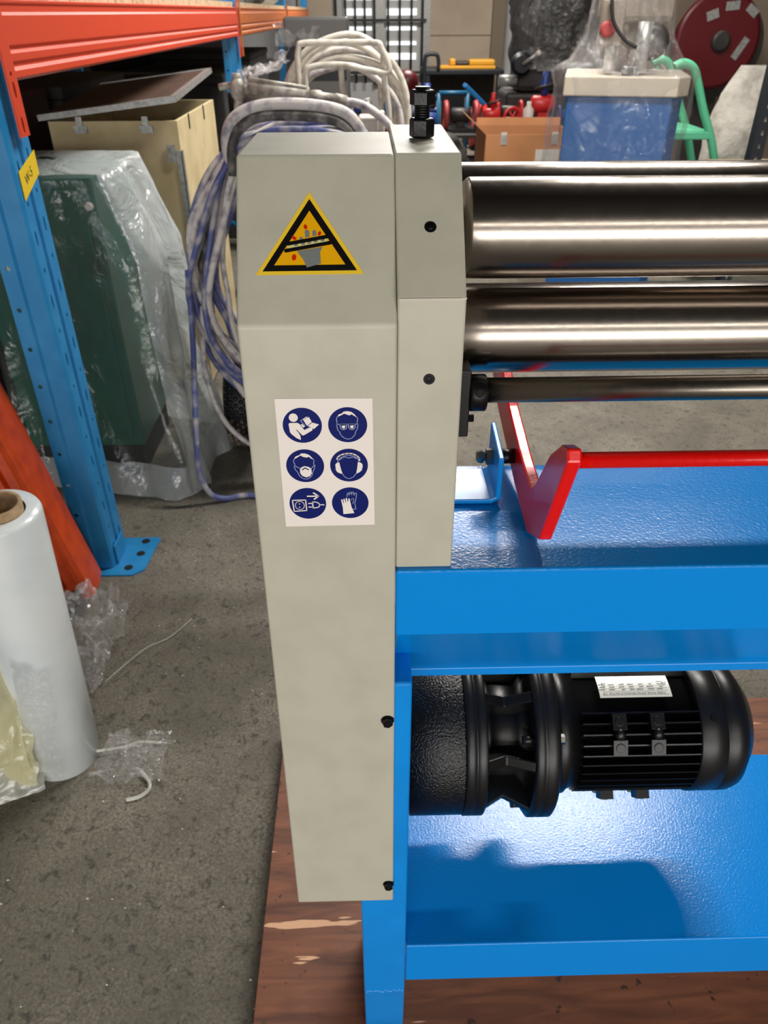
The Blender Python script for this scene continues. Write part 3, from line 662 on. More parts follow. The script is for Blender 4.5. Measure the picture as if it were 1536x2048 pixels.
for i, (a, b, m) in enumerate(((1.90, 5.39, M['orange']), (5.56, 8.88, M['orange_dull']), (9.06, 12.38, M['orange_dull']))):
    beam(a, b, -.757, m); beam(a, b, -1.72, m)
    connector(a - .028, -.7555, m)
    connector(b + .028, -.7555, m)
    lab(MB().box((-1.78, a + .35 if i == 0 else a, 1.4255), (-.775, b, 1.452)).build('deck_board', M['chip'], rk), 'chipboard shelf deck')
tq = MB()
tq.prism([(1.826, 1.045), (1.938, 1.085), (1.940, 1.135), (1.828, 1.105)], -.7735, -.7720, 'X')
vs_, fs_ = text_mesh('W-5', .03)
tq.add([(-.7716, 1.850 + p.x * .9, 1.072 + p.x * .3 + p.y * 1.0) for p in vs_], fs_, 1)
lab(tq.build('rack_tag', [M['tag_yellow'], M['hole']], rk, fix=False), 'yellow tag with faint black writing')

# spare beam leaning by the post
def frame_from(a, b, hint):
    a = Vector(a); z = (Vector(b) - a).normalized(); x = Vector(hint); x = (x - z * x.dot(z)).normalized(); y = z.cross(x)
    return Matrix.Translation(a) @ Matrix((x, y, z)).transposed().to_4x4(), (Vector(b) - a).length
Mx, L_ = frame_from((-.845, 1.665, .035), (-1.085, 1.70, 1.10), (.25, -1, 0))
pf = [(-.06, -.06), (.005, -.06), (.012, -.05), (.012, -.02), (-.002, -.012), (-.002, .012), (.012, .02), (.06, .034), (.066, .05), (.06, .062), (.0, .075), (-.06, .075)]
sb = MB().prism(pf, 0, L_, 'Z', M=Mx).build('spare_beam', M['orange_old'], None, .002)
tag(sb, 'worn orange steel beam leaning beside the blue rack post', 'beam')
bf = MB().prism([(-.90, 1.575), (-.83, 1.575), (-.83, 1.66), (-.90, 1.66)], 0, .022, 'Z').cyl((-.865, 1.60, .022), (-.865, 1.60, .045), .016, n=12)
tag(bf.build('floor_bracket', M['slot_black'], None, .003), 'small dark metal foot on the floor under the worn orange beam', 'bracket')

# ------------------------------------------------------------------ things under the rack
def panel_box(name, label, cat, lo, hi, m, bev=.01): return tag(MB().box(lo, hi).build(name, m, None, bev), label, cat)
mcab = thing('maroon_cabinet', 'dark maroon steel cabinet under the orange beam', 'cabinet', (-1.3, 3.2, 0))
MB().box((-1.62, 2.93, 0), (-1.27, 3.45, 1.155)).build('body', M['maroon'], mcab, .008)
MB().box((-1.60, 2.918, .55), (-1.29, 2.93, 1.13)).build('door', M['maroon'], mcab, .004)
MB().box((-1.60, 2.918, .05), (-1.29, 2.93, .53)).build('door', M['maroon'], mcab, .004)
# green cabinet wrapped in polythene
gc = thing('wrapped_cabinet', 'dark green steel cabinet wrapped in clear polythene by the rack post', 'cabinet', (-.95, 2.55, 0))
MB().box((-1.20, 2.37, .12), (-.80, 2.80, 1.0)).build('body', M['green'], gc, .006)
MB().box((-1.17, 2.362, .16), (-.83, 2.37, .97)).build('door', M['green'], gc, .003)
MB().box((-1.20, 2.40, 0), (-.82, 2.78, .12)).build('plinth', M['hole'], gc)
MB().lathe([(0, .013), (.004, .013), (.008, .009), (.012, .009)], (-.818, 2.362, .925), (0, -1, 0), 18).build('bolt', M['white_plastic'], gc)
def wrap(cx, cy, hx, hy, ztop, flare, amp, seed, zb=.0):
    def f(u, v):
        # v: 0 floor .. .88 top edge .. 1 top centre
        a = u * 4; s = int(a) % 4; k = a - int(a)
        P4 = [(-1, -1), (1, -1), (1, 1), (-1, 1)]; p, q = P4[s], P4[(s + 1) % 4]
        x = p[0] + (q[0] - p[0]) * k; y = p[1] + (q[1] - p[1]) * k
        r_ = (x * x + y * y) ** .5; rd = 1 / max(.001, (abs(x) ** 6 + abs(y) ** 6) ** (1 / 6)); x *= rd; y *= rd
        if v < .88:
            h = v / .88; z = zb + (ztop - zb) * h; e = 1 + flare * (1 - h) ** 2.5; top = 1
        else:
            h = 1; top = 1 - (v - .88) / .12; z = ztop + .012 * (1 - top); e = 1
        n = fbm((x * 1.6 + seed, y * 1.6, z * .8), 1.3) + .22 * fbm((x * 3 + seed, y * 3, z * 2.2 + 7), 2.4)
        fold = .35 * abs(math.sin(3.0 * (x * 2.1 - y * 1.7) + 4 * z + seed)) ** 6
        d = amp * (n + fold) * (.5 + .9 * (1 - h) + .2)
        return Vector((cx + x * (hx * e * top + max(-.006, d) + .022), cy + y * (hy * e * top + max(-.006, d) + .022), max(.003, z + d * .4 * (1 - abs(2 * h - 1)))))
    return f
wq = MB().grid(wrap(-1.0, 2.585, .20, .215, 1.012, .30, .035, 3.3), 120, 60, wrap=True)
for p in wq.v:                                   # the loose right-hand side sags outwards
    k = max(0, min(1, (p.x + 1.0) / .22)); k = k * k * (3 - 2 * k)
    h = max(0, 1 - p.z / 1.0); p.x += k * (.02 + .09 * min(1, h * 4) + .03 * h ** 1.5); p.y -= .10 * h * k
for i, f in enumerate(wq.f):
    c = i % 120; z = sum(wq.v[k].z for k in f) / 4
    if 29 <= c < 62 or z > 1.005 or i // 120 < 6: wq.m[i] = 1
wq.build('polythene_wrap', [M['film'], M['film_loose']], gc, fix=False)

# plywood crate with tilted lid
cr = thing('plywood_crate', 'pale plywood crate with steel edges and a tilted brown lid', 'crate', (-.98, 3.5, 0))
x0, x1, y0, y1, z1 = -1.16, -.69, 3.1, 3.9, 1.07
for nm, lo, hi in (('front_panel', (x0, y0, .05), (x1, y0 + .012, z1)), ('back_panel', (x0, y1 - .012, .05), (x1, y1, z1)), ('side_panel', (x1 - .012, y0 + .012, .05), (x1, y1 - .012, z1)), ('side_panel', (x0, y0 + .012, .05), (x0 + .012, y1 - .012, z1)), ('bottom_panel', (x0, y0, .04), (x1, y1, .05))):
    MB().box(lo, hi).build(nm, M['crate_wood'], cr, .001)
for x in (x0 + .02, x1 - .10): MB().box((x, y0, 0), (x + .08, y1, .04)).build('runner', M['crate_wood'], cr)
MB().box((x1 - .018, y0 - .003, .45), (x1 + .003, y0, .97)).box((x1, y0 - .003, .45), (x1 + .003, y0 + .03, .97)).build('corner_strip', M['galv'], cr)
MB().box((x1 - .05, y0 - .006, .93), (x1 - .02, y0 - .003, .99)).build('clip', M['galv'], cr)
Mx = Matrix.Translation((x0 - .02, y0 - .02, 1.078)) @ Matrix.Rotation(R(-6.5), 4, 'Y') @ Matrix.Rotation(R(3.0), 4, 'X')
ld = MB().box((0, 0, 0), (.50, .84, .012), M=Mx).build('lid', M['lid_brown'], cr)
for lo, hi in (((-.004, -.004, -.004), (.504, .022, .016)), ((.482, .0, -.004), (.504, .84, .016)), ((-.004, .82, -.004), (.504, .844, .016))): MB().box(lo, hi, M=Mx).build('lid_edge_strip', M['galv'], ld)
for x in (-1.07, -.83):
    MB().box((x, y0 - .006, 1.030), (x + .05, y0 - .001, 1.056)).box((x + .014, y0 - .008, 1.056), (x + .036, y0 - .002, 1.085)).cyl((x + .014, y0 - .006, 1.045), (x + .014, y0 - .010, 1.045), .010, n=12).cyl((x + .041, y0 - .006, 1.045), (x + .041, y0 - .010, 1.045), .010, n=12).build('latch', M['galv'], cr)
for y in (3.3, 3.62): MB().box((x1, y, 1.02), (x1 + .002, y + .02, 1.072)).build('strap', M['dark_iron'], cr)

# ------------------------------------------------------------------ stretch film roll with loose film
fr = thing('stretch_film_roll', 'upright roll of clear stretch film on cardboard core beside orange beam', 'film roll', (-.70, 1.125, 0))
def tl(p): return (p[0] + .035 * p[2] / .67, p[1], p[2])
q = MB().lathe([(0, .070), (.004, .0765), (.30, .0775), (.655, .0765), (.662, .073), (.662, .050)], (-.703, 1.128, .001), (.052, .0, 1), 56, caps=False); q.build('film', M['film_roll'], fr)
MB().lathe([(0, .046), (.676, .046), (.676, .0385), (0, .0385)], (-.703, 1.128, .002), (.052, 0, 1), 40, caps=False).build('core', M['card_tube'], fr)
def crumple(name, m, parent, cx, cy, sx, sy, h, seed, nu=46, nv=40, rot=0, tilt=None, origin=None):
    def f(u, v):
        x = (u - .5) * sx; y = (v - .5) * sy
        wv = 1 + .35 * fbm((u * 2 + seed, v * 2, seed), 1.5)
        x *= wv; y *= 1 + .35 * fbm((u * 2, v * 2 + seed, 3 + seed), 1.5)
        z = h * (.5 + .9 * fbm((u * 1.5 + seed, v * 1.5, 1), 1.5) + .5 * abs(fbm((u * 4, v * 4 + seed, 2), 1.6)))
        c, s = math.cos(rot), math.sin(rot)
        return Vector((cx + x * c - y * s, cy + x * s + y * c, max(.002, z) + (tilt(u, v) if tilt else 0)))
    return MB().grid(f, nu, nv).build(name, m, parent, fix=False)
def sheet(m, p, a, b, amp, seed):
    """a limp sheet spanned from p along a and b, with soft folds"""
    p, a, b = Vector(p), Vector(a), Vector(b); n = a.cross(b).normalized()
    def f(u, v):
        e = .06 * fbm((u * 2 + seed, v * 2, 0), 1.4)
        q = p + a * (u + e * (v > .02)) + b * (v + .08 * fbm((u * 3, seed, v), 1.2) * u)
        q += n * amp * (math.sin(u * 5 + 3 * v + seed) * .6 + fbm((u * 1.6, v * 1.6, seed), 1.6) + .5 * abs(fbm((u * 3, v * 3, seed + 4), 1.5)))
        q.z = max(.003, q.z); return q
    MB().grid(f, 40, 40).build('loose_film', m, fr, fix=False)
sheet(M['film_yellow'], (-.90, 1.00, .02), (.16, .03, -.01), (.05, .06, .40), .022, 2.2)
sheet(M['film_milky'], (-.95, .93, .01), (.24, .10, .0), (.02, .09, .13), .018, 5.1)
sheet(M['film_yellow'], (-.93, .97, .05), (.20, .075, -.02), (.03, .02, .20), .02, 8.4)
sheet(M['film_thin'], (-.735, 1.040, .08), (.07, .0, -.05), (.04, .005, .30), .010, 3.4)
tag(crumple('film_scrap', M['film_thin'], None, -.735, 1.42, .17, .30, .09, 1.3, tilt=lambda u, v: .10 * (1 - u)), 'crumpled clear film scrap behind the film roll', 'film scrap')
tag(crumple('film_scrap', M['film_thin'], None, -.54, 1.10, .14, .12, .03, 7.7), 'crumpled clear film scrap at the foot of the film roll', 'film scrap')
def strand(pts, r_, lbl): tag(MB().tube(spline(pts, 8), r_, 6).build('film_strand', M['film_milky'], None), lbl, 'film strand')
strand([(-.665, 1.33, .02), (-.60, 1.45, .012), (-.545, 1.50, .006), (-.50, 1.575, .004)], .0010, 'thin twisted film strand trailing from the taller scrap')
strand([(-.64, 1.12, .015), (-.57, 1.135, .012), (-.535, 1.15, .010), (-.49, 1.15, .005)], .003, 'short twisted film strand trailing towards the pallet')
strand([(-.515, 1.07, .010), (-.492, 1.045, .008), (-.488, 1.025, .006), (-.505, 1.008, .005), (-.53, 1.002, .004)], .0042, 'curled twist of film hooked on the bare floor')

# ------------------------------------------------------------------ paint sprayer cart with hose
sp = thing('paint_sprayer', 'airless paint sprayer cart with cream tube frame behind the grey gear cover', 'sprayer', (-.1, 2.9, 0))
def tubep(name, pts, r_, m, n=6, closed=False): return MB().tube(spline(pts, n, closed), r_, 10, closed).build(name, m, sp)
tubep('frame_tube', [(-.205, 3.0, .15), (-.215, 3.0, .8), (-.228, 3.0, 1.2), (-.222, 3.0, 1.295), (-.20, 3.0, 1.312), (-.08, 3.0, 1.313), (.04, 3.0, 1.312), (.06, 3.0, 1.295), (.085, 3.0, 1.245), (.075, 3.0, 1.225), (.0, 3.0, 1.235), (-.083, 3.0, 1.249), (-.17, 3.0, 1.245), (-.20, 3.0, 1.225), (-.203, 3.0, 1.15), (-.19, 3.0, .9)], .0105, M['cream_tube'])
tubep('frame_tube', [(.065, 3.02, 1.29), (.07, 3.02, 1.2), (.088, 3.02, 1.07), (.11, 3.02, .6), (.12, 3.02, .15)], .0105, M['cream_tube'])
tubep('frame_tube', [(-.215, 3.25, .15), (-.22, 3.25, .7), (-.22, 3.25, 1.15), (-.22, 3.25, 1.25), (-.205, 3.25, 1.28), (-.17, 3.25, 1.288), (-.08, 3.25, 1.29), (.0, 3.25, 1.288), (.035, 3.25, 1.278), (.055, 3.25, 1.245), (.06, 3.25, 1.15), (.08, 3.25, .7), (.1, 3.25, .15)], .010, M['cream_tube'])
tubep('frame_tube', [(-.08, 3.0, 1.246), (-.078, 3.02, 1.18), (-.07, 3.05, 1.12)], .010, M['cream_tube'])
for x in (-.205, .12): MB().tube([(x, 3.0, .16), (x, 3.3, .16)], .0105, 8).build('frame_tube', M['cream_tube'], sp)
# pump
pm = MB().lathe([(0, .05), (.01, .06), (.20, .06), (.22, .05), (.25, .03), (.28, .03)], (-.05, 3.1, .78), (0, 0, 1), 24).build('pump_body', M['white_plastic'], sp)
MB().box((-.17, 3.05, .30), (.08, 3.28, .78)).build('motor_case', M['grey_case'], sp, .02)
MB().lathe([(0, .026), (.012, .026), (.012, .022), (.04, .022)], (-.035, 3.03, 1.115), (1, -.2, .1), 18).build('pressure_knob', M['bg_blue'], sp)
MB().lathe([(0, .024), (.03, .028), (.034, .02)], (-.010, 3.025, 1.118), (1, -.2, .1), 18).build('knob_cap', M['white_plastic'], sp)
MB().box((-.02, 2.75, 1.07), (.045, 2.85, 1.115)).box((.045, 2.76, 1.05), (.065, 2.8, 1.13)).build('valve_block', M['cream_tube'], sp, .006)
# arm with spray gun along the top
ga = MB().tube([(-.365, 2.7, 1.203), (-.175, 2.7, 1.18)], .024, 14).build('gun_arm', M['dusty_metal'], sp)
MB().tube([(-.36, 2.69, 1.228), (-.18, 2.69, 1.203)], .006, 8).build('arm_rib', M['dusty_metal'], ga)
MB().sphere((-.398, 2.7, 1.20), .024, 14, 10, sq=(1, 1, 1.5)).tube([(-.455, 2.7, 1.205), (-.40, 2.7, 1.213)], .010, 10).cyl((-.398, 2.7, 1.22), (-.398, 2.7, 1.243), .014, n=14).build('gun_head', M['dusty_metal'], ga)
MB().tube(spline([(-.395, 2.7, 1.19), (-.402, 2.7, 1.14), (-.405, 2.68, 1.08), (-.40, 2.66, .95)], 6), .014, 10).build('gun_grip', M['dusty_metal'], ga)
MB().tube(spline([(-.36, 2.7, 1.165), (-.32, 2.7, 1.145), (-.28, 2.7, 1.165)], 6), .006, 8).build('trigger', M['dusty_metal'], ga)
MB().lathe([(0, .016), (.02, .020), (.035, .020), (.04, .016), (.08, .016), (.085, .019), (.12, .015)], (-.175, 2.7, 1.18), (1, 0, -.13), 16).build('coupling', M['dusty_metal'], ga)
MB().tube(spline([(-.06, 2.7, 1.163), (-.01, 2.69, 1.155), (.04, 2.67, 1.13), (.08, 2.65, 1.095), (.10, 2.63, 1.04), (.10, 2.62, .9)], 6), .013, 10).build('arm_hose', M['hose_grey'], ga)
# wheel with chunky tread
def wheel(cx, cy, r_, wd, parent):
    tyre = MB().lathe([(-wd / 2, r_ * .72), (-wd / 2, r_ * .9), (-wd * .35, r_ * .96), (0, r_ * .975), (wd * .35, r_ * .96), (wd / 2, r_ * .9), (wd / 2, r_ * .72)], (cx, cy, r_), (1, 0, 0), 40).build('tyre', [M['rubber']], parent)
    lo, hi = MB(), MB()
    for k in range(44):
        for j in range(5):
            a = 2 * math.pi * (k + .5 * (j % 2)) / 44; x = cx + (j - 2) * wd * .19
            p = Vector((x, cy + r_ * .975 * math.cos(a), r_ + r_ * .975 * math.sin(a)))
            (lo if p.z < r_ * .95 else hi).sphere(p, .0085, 6, 4, sq=(1.1, 1.1, 1.1))
    lo.build('dusty_tread', M['rubber_dusty'], tyre)['kind'] = 'stuff'; hi.build('tread', M['rubber'], tyre)['kind'] = 'stuff'
    MB().lathe([(-wd * .3, r_ * .2), (-wd * .25, r_ * .7), (wd * .25, r_ * .7), (wd * .3, r_ * .2)], (cx, cy, r_), (1, 0, 0), 24).build('hub', M['white_plastic'], tyre)
wheel(-.480, 2.63, .175, .095, sp); wheel(.20, 3.2, .175, .095, sp)
MB().tube([(-.45, 2.63, .175), (.15, 2.63, .175)], .012, 8).tube([(-.2, 2.63, .175), (-.2, 3.2, .175)], .012, 8).tube([(-.2, 3.2, .175), (.2, 3.2, .175)], .012, 8).build('axle', M['galv'], sp)
MB().box((-.44, 2.62, .40), (-.30, 2.80, .62)).build('drum_guard', M['white_plastic'], sp, .02)

hb = thing('hose_coil', 'large tangled coil of grey and blue hose hung on the sprayer cart', 'hose', (-.28, 2.5, 0))
random.seed(11)
baseloop = [(.005, 1.06), (-.03, 1.125), (-.12, 1.145), (-.25, 1.15), (-.345, 1.128), (-.40, 1.075), (-.47, .985), (-.535, .87), (-.565, .74), (-.565, .62), (-.54, .50), (-.48, .39), (-.38, .30), (-.22, .27), (-.07, .34), (0, .55), (.015, .85)]
for k in range(22):
    s = random.random(); y = 2.46 + random.uniform(-.06, .09); sh_ = random.uniform(0, 1)
    drop = random.choice((0, .02, .08, .14, .2)) * random.random(); pull = random.choice((0, .0, .03, .08, .14)) * random.random()
    pts = []
    ph0 = random.uniform(0, 6)
    for i, (x, z) in enumerate(baseloop):
        left = max(0, min(1, (-.30 - x) / .25)); low = max(0, min(1, (.8 - z) / .5))
        pts.append((x + pull * left * 1.0 + .012 * math.sin(ph0 + i * 1.3) + random.uniform(-.008, .008) , y + .03 * math.sin(ph0 * 2 + i * .8), z - .045 * sh_ * (1 - low) - drop * low + (.10 * pull / .14 * low if pull else 0) + random.uniform(-.008, .008)))
    m = M[('hose_grey', 'hose_blue', 'hose_blue', 'hose_grey', 'hose_grey')[k % 5]] if k else M['hose_dark']
    MB().tube(spline(pts, 7, True), random.choice((.0095, .011, .0125)), 8, True).build('hose_loop', m, hb)
MB().tube(spline([(-.395, 2.42, 1.03), (-.40, 2.41, 1.09), (-.375, 2.41, 1.145), (-.30, 2.41, 1.178), (-.18, 2.41, 1.182), (-.07, 2.41, 1.165), (-.025, 2.41, 1.13), (-.008, 2.41, 1.08), (0, 2.41, .9)], 8), .018, 10).build('hose_loop', M['hose_grey'], hb)
MB().tube(spline([(-.39, 2.40, 1.0), (-.385, 2.40, 1.08), (-.35, 2.40, 1.13), (-.28, 2.40, 1.155), (-.12, 2.40, 1.15), (-.05, 2.40, 1.12), (-.02, 2.40, 1.05), (-.01, 2.40, .9)], 8), .015, 10).build('hose_loop', M['hose_dark'], hb)
for k, pts in enumerate((((-.57, 2.42, .72), (-.572, 2.36, .515), (-.562, 2.24, .385), (-.567, 2.19, .25), (-.57, 2.17, .12), (-.545, 2.17, .04), (-.50, 2.18, .012), (-.44, 2.20, .010), (-.33, 2.20, .010), (-.25, 2.25, .010)), ((-.54, 2.43, .60), (-.56, 2.42, .40), (-.53, 2.40, .24), (-.46, 2.38, .14), (-.36, 2.38, .09), (-.2, 2.40, .08)))):
    MB().tube(spline(pts, 8), .0095, 8).build('hose_end', M['hose_blue'] if k == 0 else M['hose_grey'], hb)

wc = thing('wire_coil', 'second coil of white hose hung on the cream tube frame', 'hose', (-.08, 3.35, 0))
for k in range(13):
    y = 3.16 + .015 * k; rx = .220 + random.uniform(-.03, .015); rz = .235 + random.uniform(-.05, .03)
    cz = 1.06 + random.uniform(-.03, .015); cx = -.075 + random.uniform(-.02, .02)
    pts = [(cx + rx * math.cos(q * 2 * math.pi / 14) * 1.02, y + .012 * math.sin(q), cz + (rz if math.sin(q * 2 * math.pi / 14) > 0 else rz * 1.6) * math.sin(q * 2 * math.pi / 14) + random.uniform(-.006, .006)) for q in range(14)]
    MB().tube(spline(pts, 5, True), .0115, 8, True).build('hose_loop', M['cream_tube'] if k % 3 else M['hose_grey'], wc)

# ------------------------------------------------------------------ right-hand background
pc = thing('pedestal_machine', 'grey drilling machine on blue pedestal shrouded in clear plastic sheet', 'machine', (1.27, 4.25, 0))
MB().prism([(1.02, 4.02), (1.51, 4.02), (1.56, 4.12), (1.56, 4.55), (1.02, 4.55)], 0, 1.062, 'Z').build('pedestal', M['cab_blue'], pc, .006)
MB().prism([(1.00, 4.0), (1.52, 4.0), (1.58, 4.1), (1.58, 4.57), (1.0, 4.57)], 1.062, 1.145, 'Z').build('base_tray', M['cream'], pc, .006)
MB().cyl((1.28, 4.40, 1.145), (1.28, 4.40, 1.95), .05, n=24).build('column', M['mach_grey'], pc)
MB().box((1.13, 4.1, 1.26), (1.24, 4.24, 1.45)).build('switch_box', M['mach_grey'], pc, .01)
MB().box((1.12, 4.15, 1.35), (1.46, 4.55, 1.75)).build('head', M['mach_grey'], pc, .03)
MB().cyl((1.20, 4.13, 1.16), (1.20, 4.13, 1.36), .028, n=16).cyl((1.34, 4.12, 1.16), (1.34, 4.12, 1.36), .035, n=16).build('spindle', M['galv'], pc)
MB().lathe([(0, .07), (.02, .075), (.03, .05)], (1.38, 4.13, 1.28), (0, -1, 0), 24).build('handwheel', M['dark_iron'], pc)
MB().tube(spline([(1.17, 4.08, 1.45), (1.19, 4.06, 1.36), (1.25, 4.05, 1.29), (1.31, 4.05, 1.26)], 6), .008, 8).build('cable', M['rubber'], pc)
MB().box((1.26, 4.05, 1.146), (1.33, 4.12, 1.18)).build('clamp_block', M['dark_iron'], pc, .005)
MB().lathe([(0, .035), (.006, .035), (.01, .02)], (1.17, 4.098, 1.33), (0, -1, 0), 18).build('dial', M['bg_pink'], pc)
def shroud(u, v):
    a = u * 2 * math.pi; cx, cy = 1.28, 4.29
    z = .25 + 1.6 * v
    prof = [(.25, .39), (.75, .38), (1.08, .36), (1.16, .385), (1.20, .30), (1.30, .225), (1.5, .20), (1.85, .18)]
    rad = .3
    for (z0, r0_), (z1_, r1_) in zip(prof, prof[1:]):
        if z0 <= z <= z1_: rad = r0_ + (r1_ - r0_) * (z - z0) / (z1_ - z0)
    sq = 1 / max(abs(math.cos(a)) ** 4 + abs(math.sin(a)) ** 4, .01) ** .25
    n = fbm((math.cos(a) * 1.5, math.sin(a) * 1.5, z * 2.2), 2.0)
    rad = rad * (.93 if z > 1.2 else .9) * sq ** .6 + .022 * n + .015 * abs(math.sin(a * 7 + z * 4)) ** 4
    return Vector((cx + rad * math.cos(a) * (1.0 if z < 1.2 else .95), cy + rad * math.sin(a), z))
MB().grid(shroud, 130, 70, wrap=True).build('plastic_shroud', film('shroud_polythene', (225, 218, 222), .92, .1, .07, (16, 1, .03)), pc, fix=False)
pc.rotation_euler.z = R(-14)

ch = thing('step_ladder', 'mint green folding step ladder beside the shrouded machine', 'ladder', (1.85, 4.75, 0))
for dy in (0, .38):
    MB().tube(spline([(1.66, 4.62 + dy, 1.15), (1.70, 4.62 + dy, 1.168), (1.755, 4.62 + dy, 1.15), (1.79, 4.62 + dy, 1.10), (1.86, 4.62 + dy, .95), (1.93, 4.62 + dy, .82), (2.0, 4.62 + dy, .65), (2.24, 4.62 + dy, 0.012)], 5), .022, 10).build('rail', M['mint'], ch)
    MB().tube([(1.70, 4.64 + dy, 1.15), (1.66, 4.64 + dy, .012)], .018, 8).build('back_rail', M['mint'], ch)
for z, x in ((.82, 1.80), (.50, 1.90), (.20, 2.02)): MB().box((x - .10, 4.60, z - .02), (x + .13, 5.02, z + .02)).build('step', M['mint'], ch, .006)

def sack(u, v):
    a = u * 2 * math.pi; z = .002 + 1.115 * v
    rx = .18 * (1 - .45 * max(0, v - .86) / .14) * (.75 + .25 * min(1, v * 6)); ry = .16 * (1 - .8 * max(0, v - .7) / .3)
    n = 1 + .12 * fbm((math.cos(a), math.sin(a), z * 2), 1.8)
    return Vector((2.40 + .05 * max(0, v - .65) / .35 + rx * n * math.cos(a), 5.38 + ry * n * math.sin(a), z))
tag(MB().grid(sack, 40, 30, wrap=True).build('woven_sack', M['sack'], None), 'tall white woven sack standing behind the black slotted post', 'sack')
sr = thing('slotted_rack', 'black slotted angle rack post beside the white sack', 'rack', (1.82, 3.82, 0))
q = MB()
strip(q, lambda u, v, d: Vector((u, 3.8 + d, v)), 1.80, 1.855, 0, 2.4, [(1.828, .05 + k * .055, .008, .011) for k in range(42)], .003)
q.add([(1.8, 3.8, 0), (1.8, 3.86, 0), (1.8, 3.86, 2.4), (1.8, 3.8, 2.4)], [(0, 1, 2, 3)])
q.build('post', M['slot_black'], sr, fix=False)
MB().box((1.83, 3.806, 0), (1.853, 3.812, 2.4)).build('post_backing', M['sack'], sr)
MB().box((1.80, 3.82, .70), (2.75, 3.86, .75)).build('shelf_edge', M['slot_black'], sr)
MB().box((1.80, 3.86, .73), (2.75, 4.30, .745)).build('shelf', M['chip'], sr)
MB().box((2.70, 3.8, 0), (2.755, 3.86, 2.4)).build('post', M['slot_black'], sr)

hr = thing('hose_reel', 'dark red hose reel disc with grey labels on a brown panel', 'hose reel', (2.6, 6.6, .6))
MB().lathe([(0, .30), (.02, .315), (.05, .315), (.06, .29)], (2.62, 6.56, 1.215), (0, -1, 0), 48).build('disc', M['reel_red'], hr)
MB().lathe([(0, .34), (.08, .34)], (2.68, 6.70, 1.17), (0, -1, 0), 48).build('drum', M['dark_iron'], hr)
MB().lathe([(0, .07), (.02, .07), (.03, .05)], (2.64, 6.50, 1.21), (0, -1, 0), 24).build('hub', M['dark_iron'], hr)
for x, z, a, w_, h_ in ((2.545, 1.375, 20, .085, .06), (2.68, 1.43, 5, .10, .055), (2.83, 1.40, -35, .09, .055), (2.80, 1.165, 60, .15, .05), (2.66, 1.185, 50, .07, .025)):
    Mx = Matrix.Translation((x, 6.498, z)) @ Matrix.Rotation(R(-a), 4, 'Y'); MB().box((-w_ / 2, -.001, -h_ / 2), (w_ / 2, .001, h_ / 2), M=Mx).build('sticker', M['galv'], hr)
MB().box((2.58, 6.70, 0), (2.78, 6.78, 1.3)).build('stand', M['dark_iron'], hr)
panel_box('wall_panel', 'brown board standing behind the dark red hose reel', 'board', (2.0, 7.0, 0), (3.6, 7.05, 2.2), M['wall_brown'])

cb = thing('cardboard_carton', 'open brown cardboard carton with raised back flap by the pedestal', 'carton', (1.1, 5.8, 0))
for lo, hi in (((.80, 5.5, 0), (1.40, 5.508, .72)), ((.80, 6.0, 0), (1.40, 6.008, .72)), ((.80, 5.508, 0), (.808, 6.0, .72)), ((1.392, 5.508, 0), (1.40, 6.0, .72)), ((.80, 5.5, 0), (1.40, 6.008, .006))): MB().box(lo, hi).build('side', M['carton'], cb)
Mx = Matrix.Translation((.80, 6.0, .72)) @ Matrix.Rotation(R(-12), 4, 'X'); MB().box((0, 0, 0), (.6, .006, .05), M=Mx).build('flap', M['carton'], cb)
Mx = Matrix.Translation((.80, 5.5, .72)) @ Matrix.Rotation(R(-50), 4, 'Y'); MB().box((0, 0, 0), (.006, .5, .14), M=Mx).build('flap', M['carton'], cb)
for x in (.90, 1.24): MB().box((x, 5.497, .66), (x + .04, 5.50, .735)).build('tape', M['film_milky'], cb)
MB().box((1.14, 5.497, .56), (1.30, 5.4995, .63)).build('paper_label', M['white_plastic'], cb)
tag(MB().lathe([(0, .16), (.3, .20), (.62, .19), (.66, .12)], (1.16, 5.75, .007), (0, 0, 1), 24).build('red_drum', M['reel_red'], None), 'dark red drum inside the brown carton', 'drum')

# ------------------------------------------------------------------ far clutter
def heap(x, y, h, sx, sy, seed, m, name, label, cat):
    def f(u, v):
        a = u * 2 * math.pi; s = math.sin(math.pi * (.5 + .5 * v)) ; rad = (1 - v ** 2.2) ** .45 if v < 1 else 0
        n = 1 + .25 * fbm((math.cos(a), math.sin(a), v * 2 + seed), 1.6)
        return Vector((x + sx * rad * n * math.cos(a), y + sy * rad * n * math.sin(a), .002 + h * v))
    return tag(MB().grid(f, 36, 22, wrap=True).build(name, m, None), label, cat)
# dark milling machine under smoked sheet
dm = thing('shrouded_mill', 'dark milling machine under smoked plastic sheet behind the carton', 'machine', (1.75, 8.3, 0))
MB().box((1.35, 8.1, 0), (2.15, 8.7, .75)).build('base', M['dark_iron'], dm, .03)
MB().box((1.45, 8.15, .75), (2.2, 8.65, 1.1)).build('knee', M['dark_iron'], dm, .06)
MB().box((1.60, 8.2, 1.1), (2.1, 8.7, 1.75)).build('column', M['dark_iron'], dm, .06)
MB().lathe([(0, .10), (.03, .10), (.05, .07), (.07, .07)], (1.47, 8.15, .99), (0, -1, 0), 24).build('dial', M['slot_black'], dm)
MB().tube([(1.47, 8.06, .99), (1.60, 8.02, 1.08)], .016, 8).build('lever', M['galv'], dm)
MB().sphere((1.60, 8.02, 1.08), .026, 12, 8).build('knob', M['white_plastic'], dm)
MB().box((1.62, 8.12, .93), (1.78, 8.15, 1.02)).build('plate', M['galv'], dm, .004)
MB().cyl((1.28, 8.2, .85), (1.45, 8.2, .85), .05, n=16).build('spindle', M['galv'], dm)
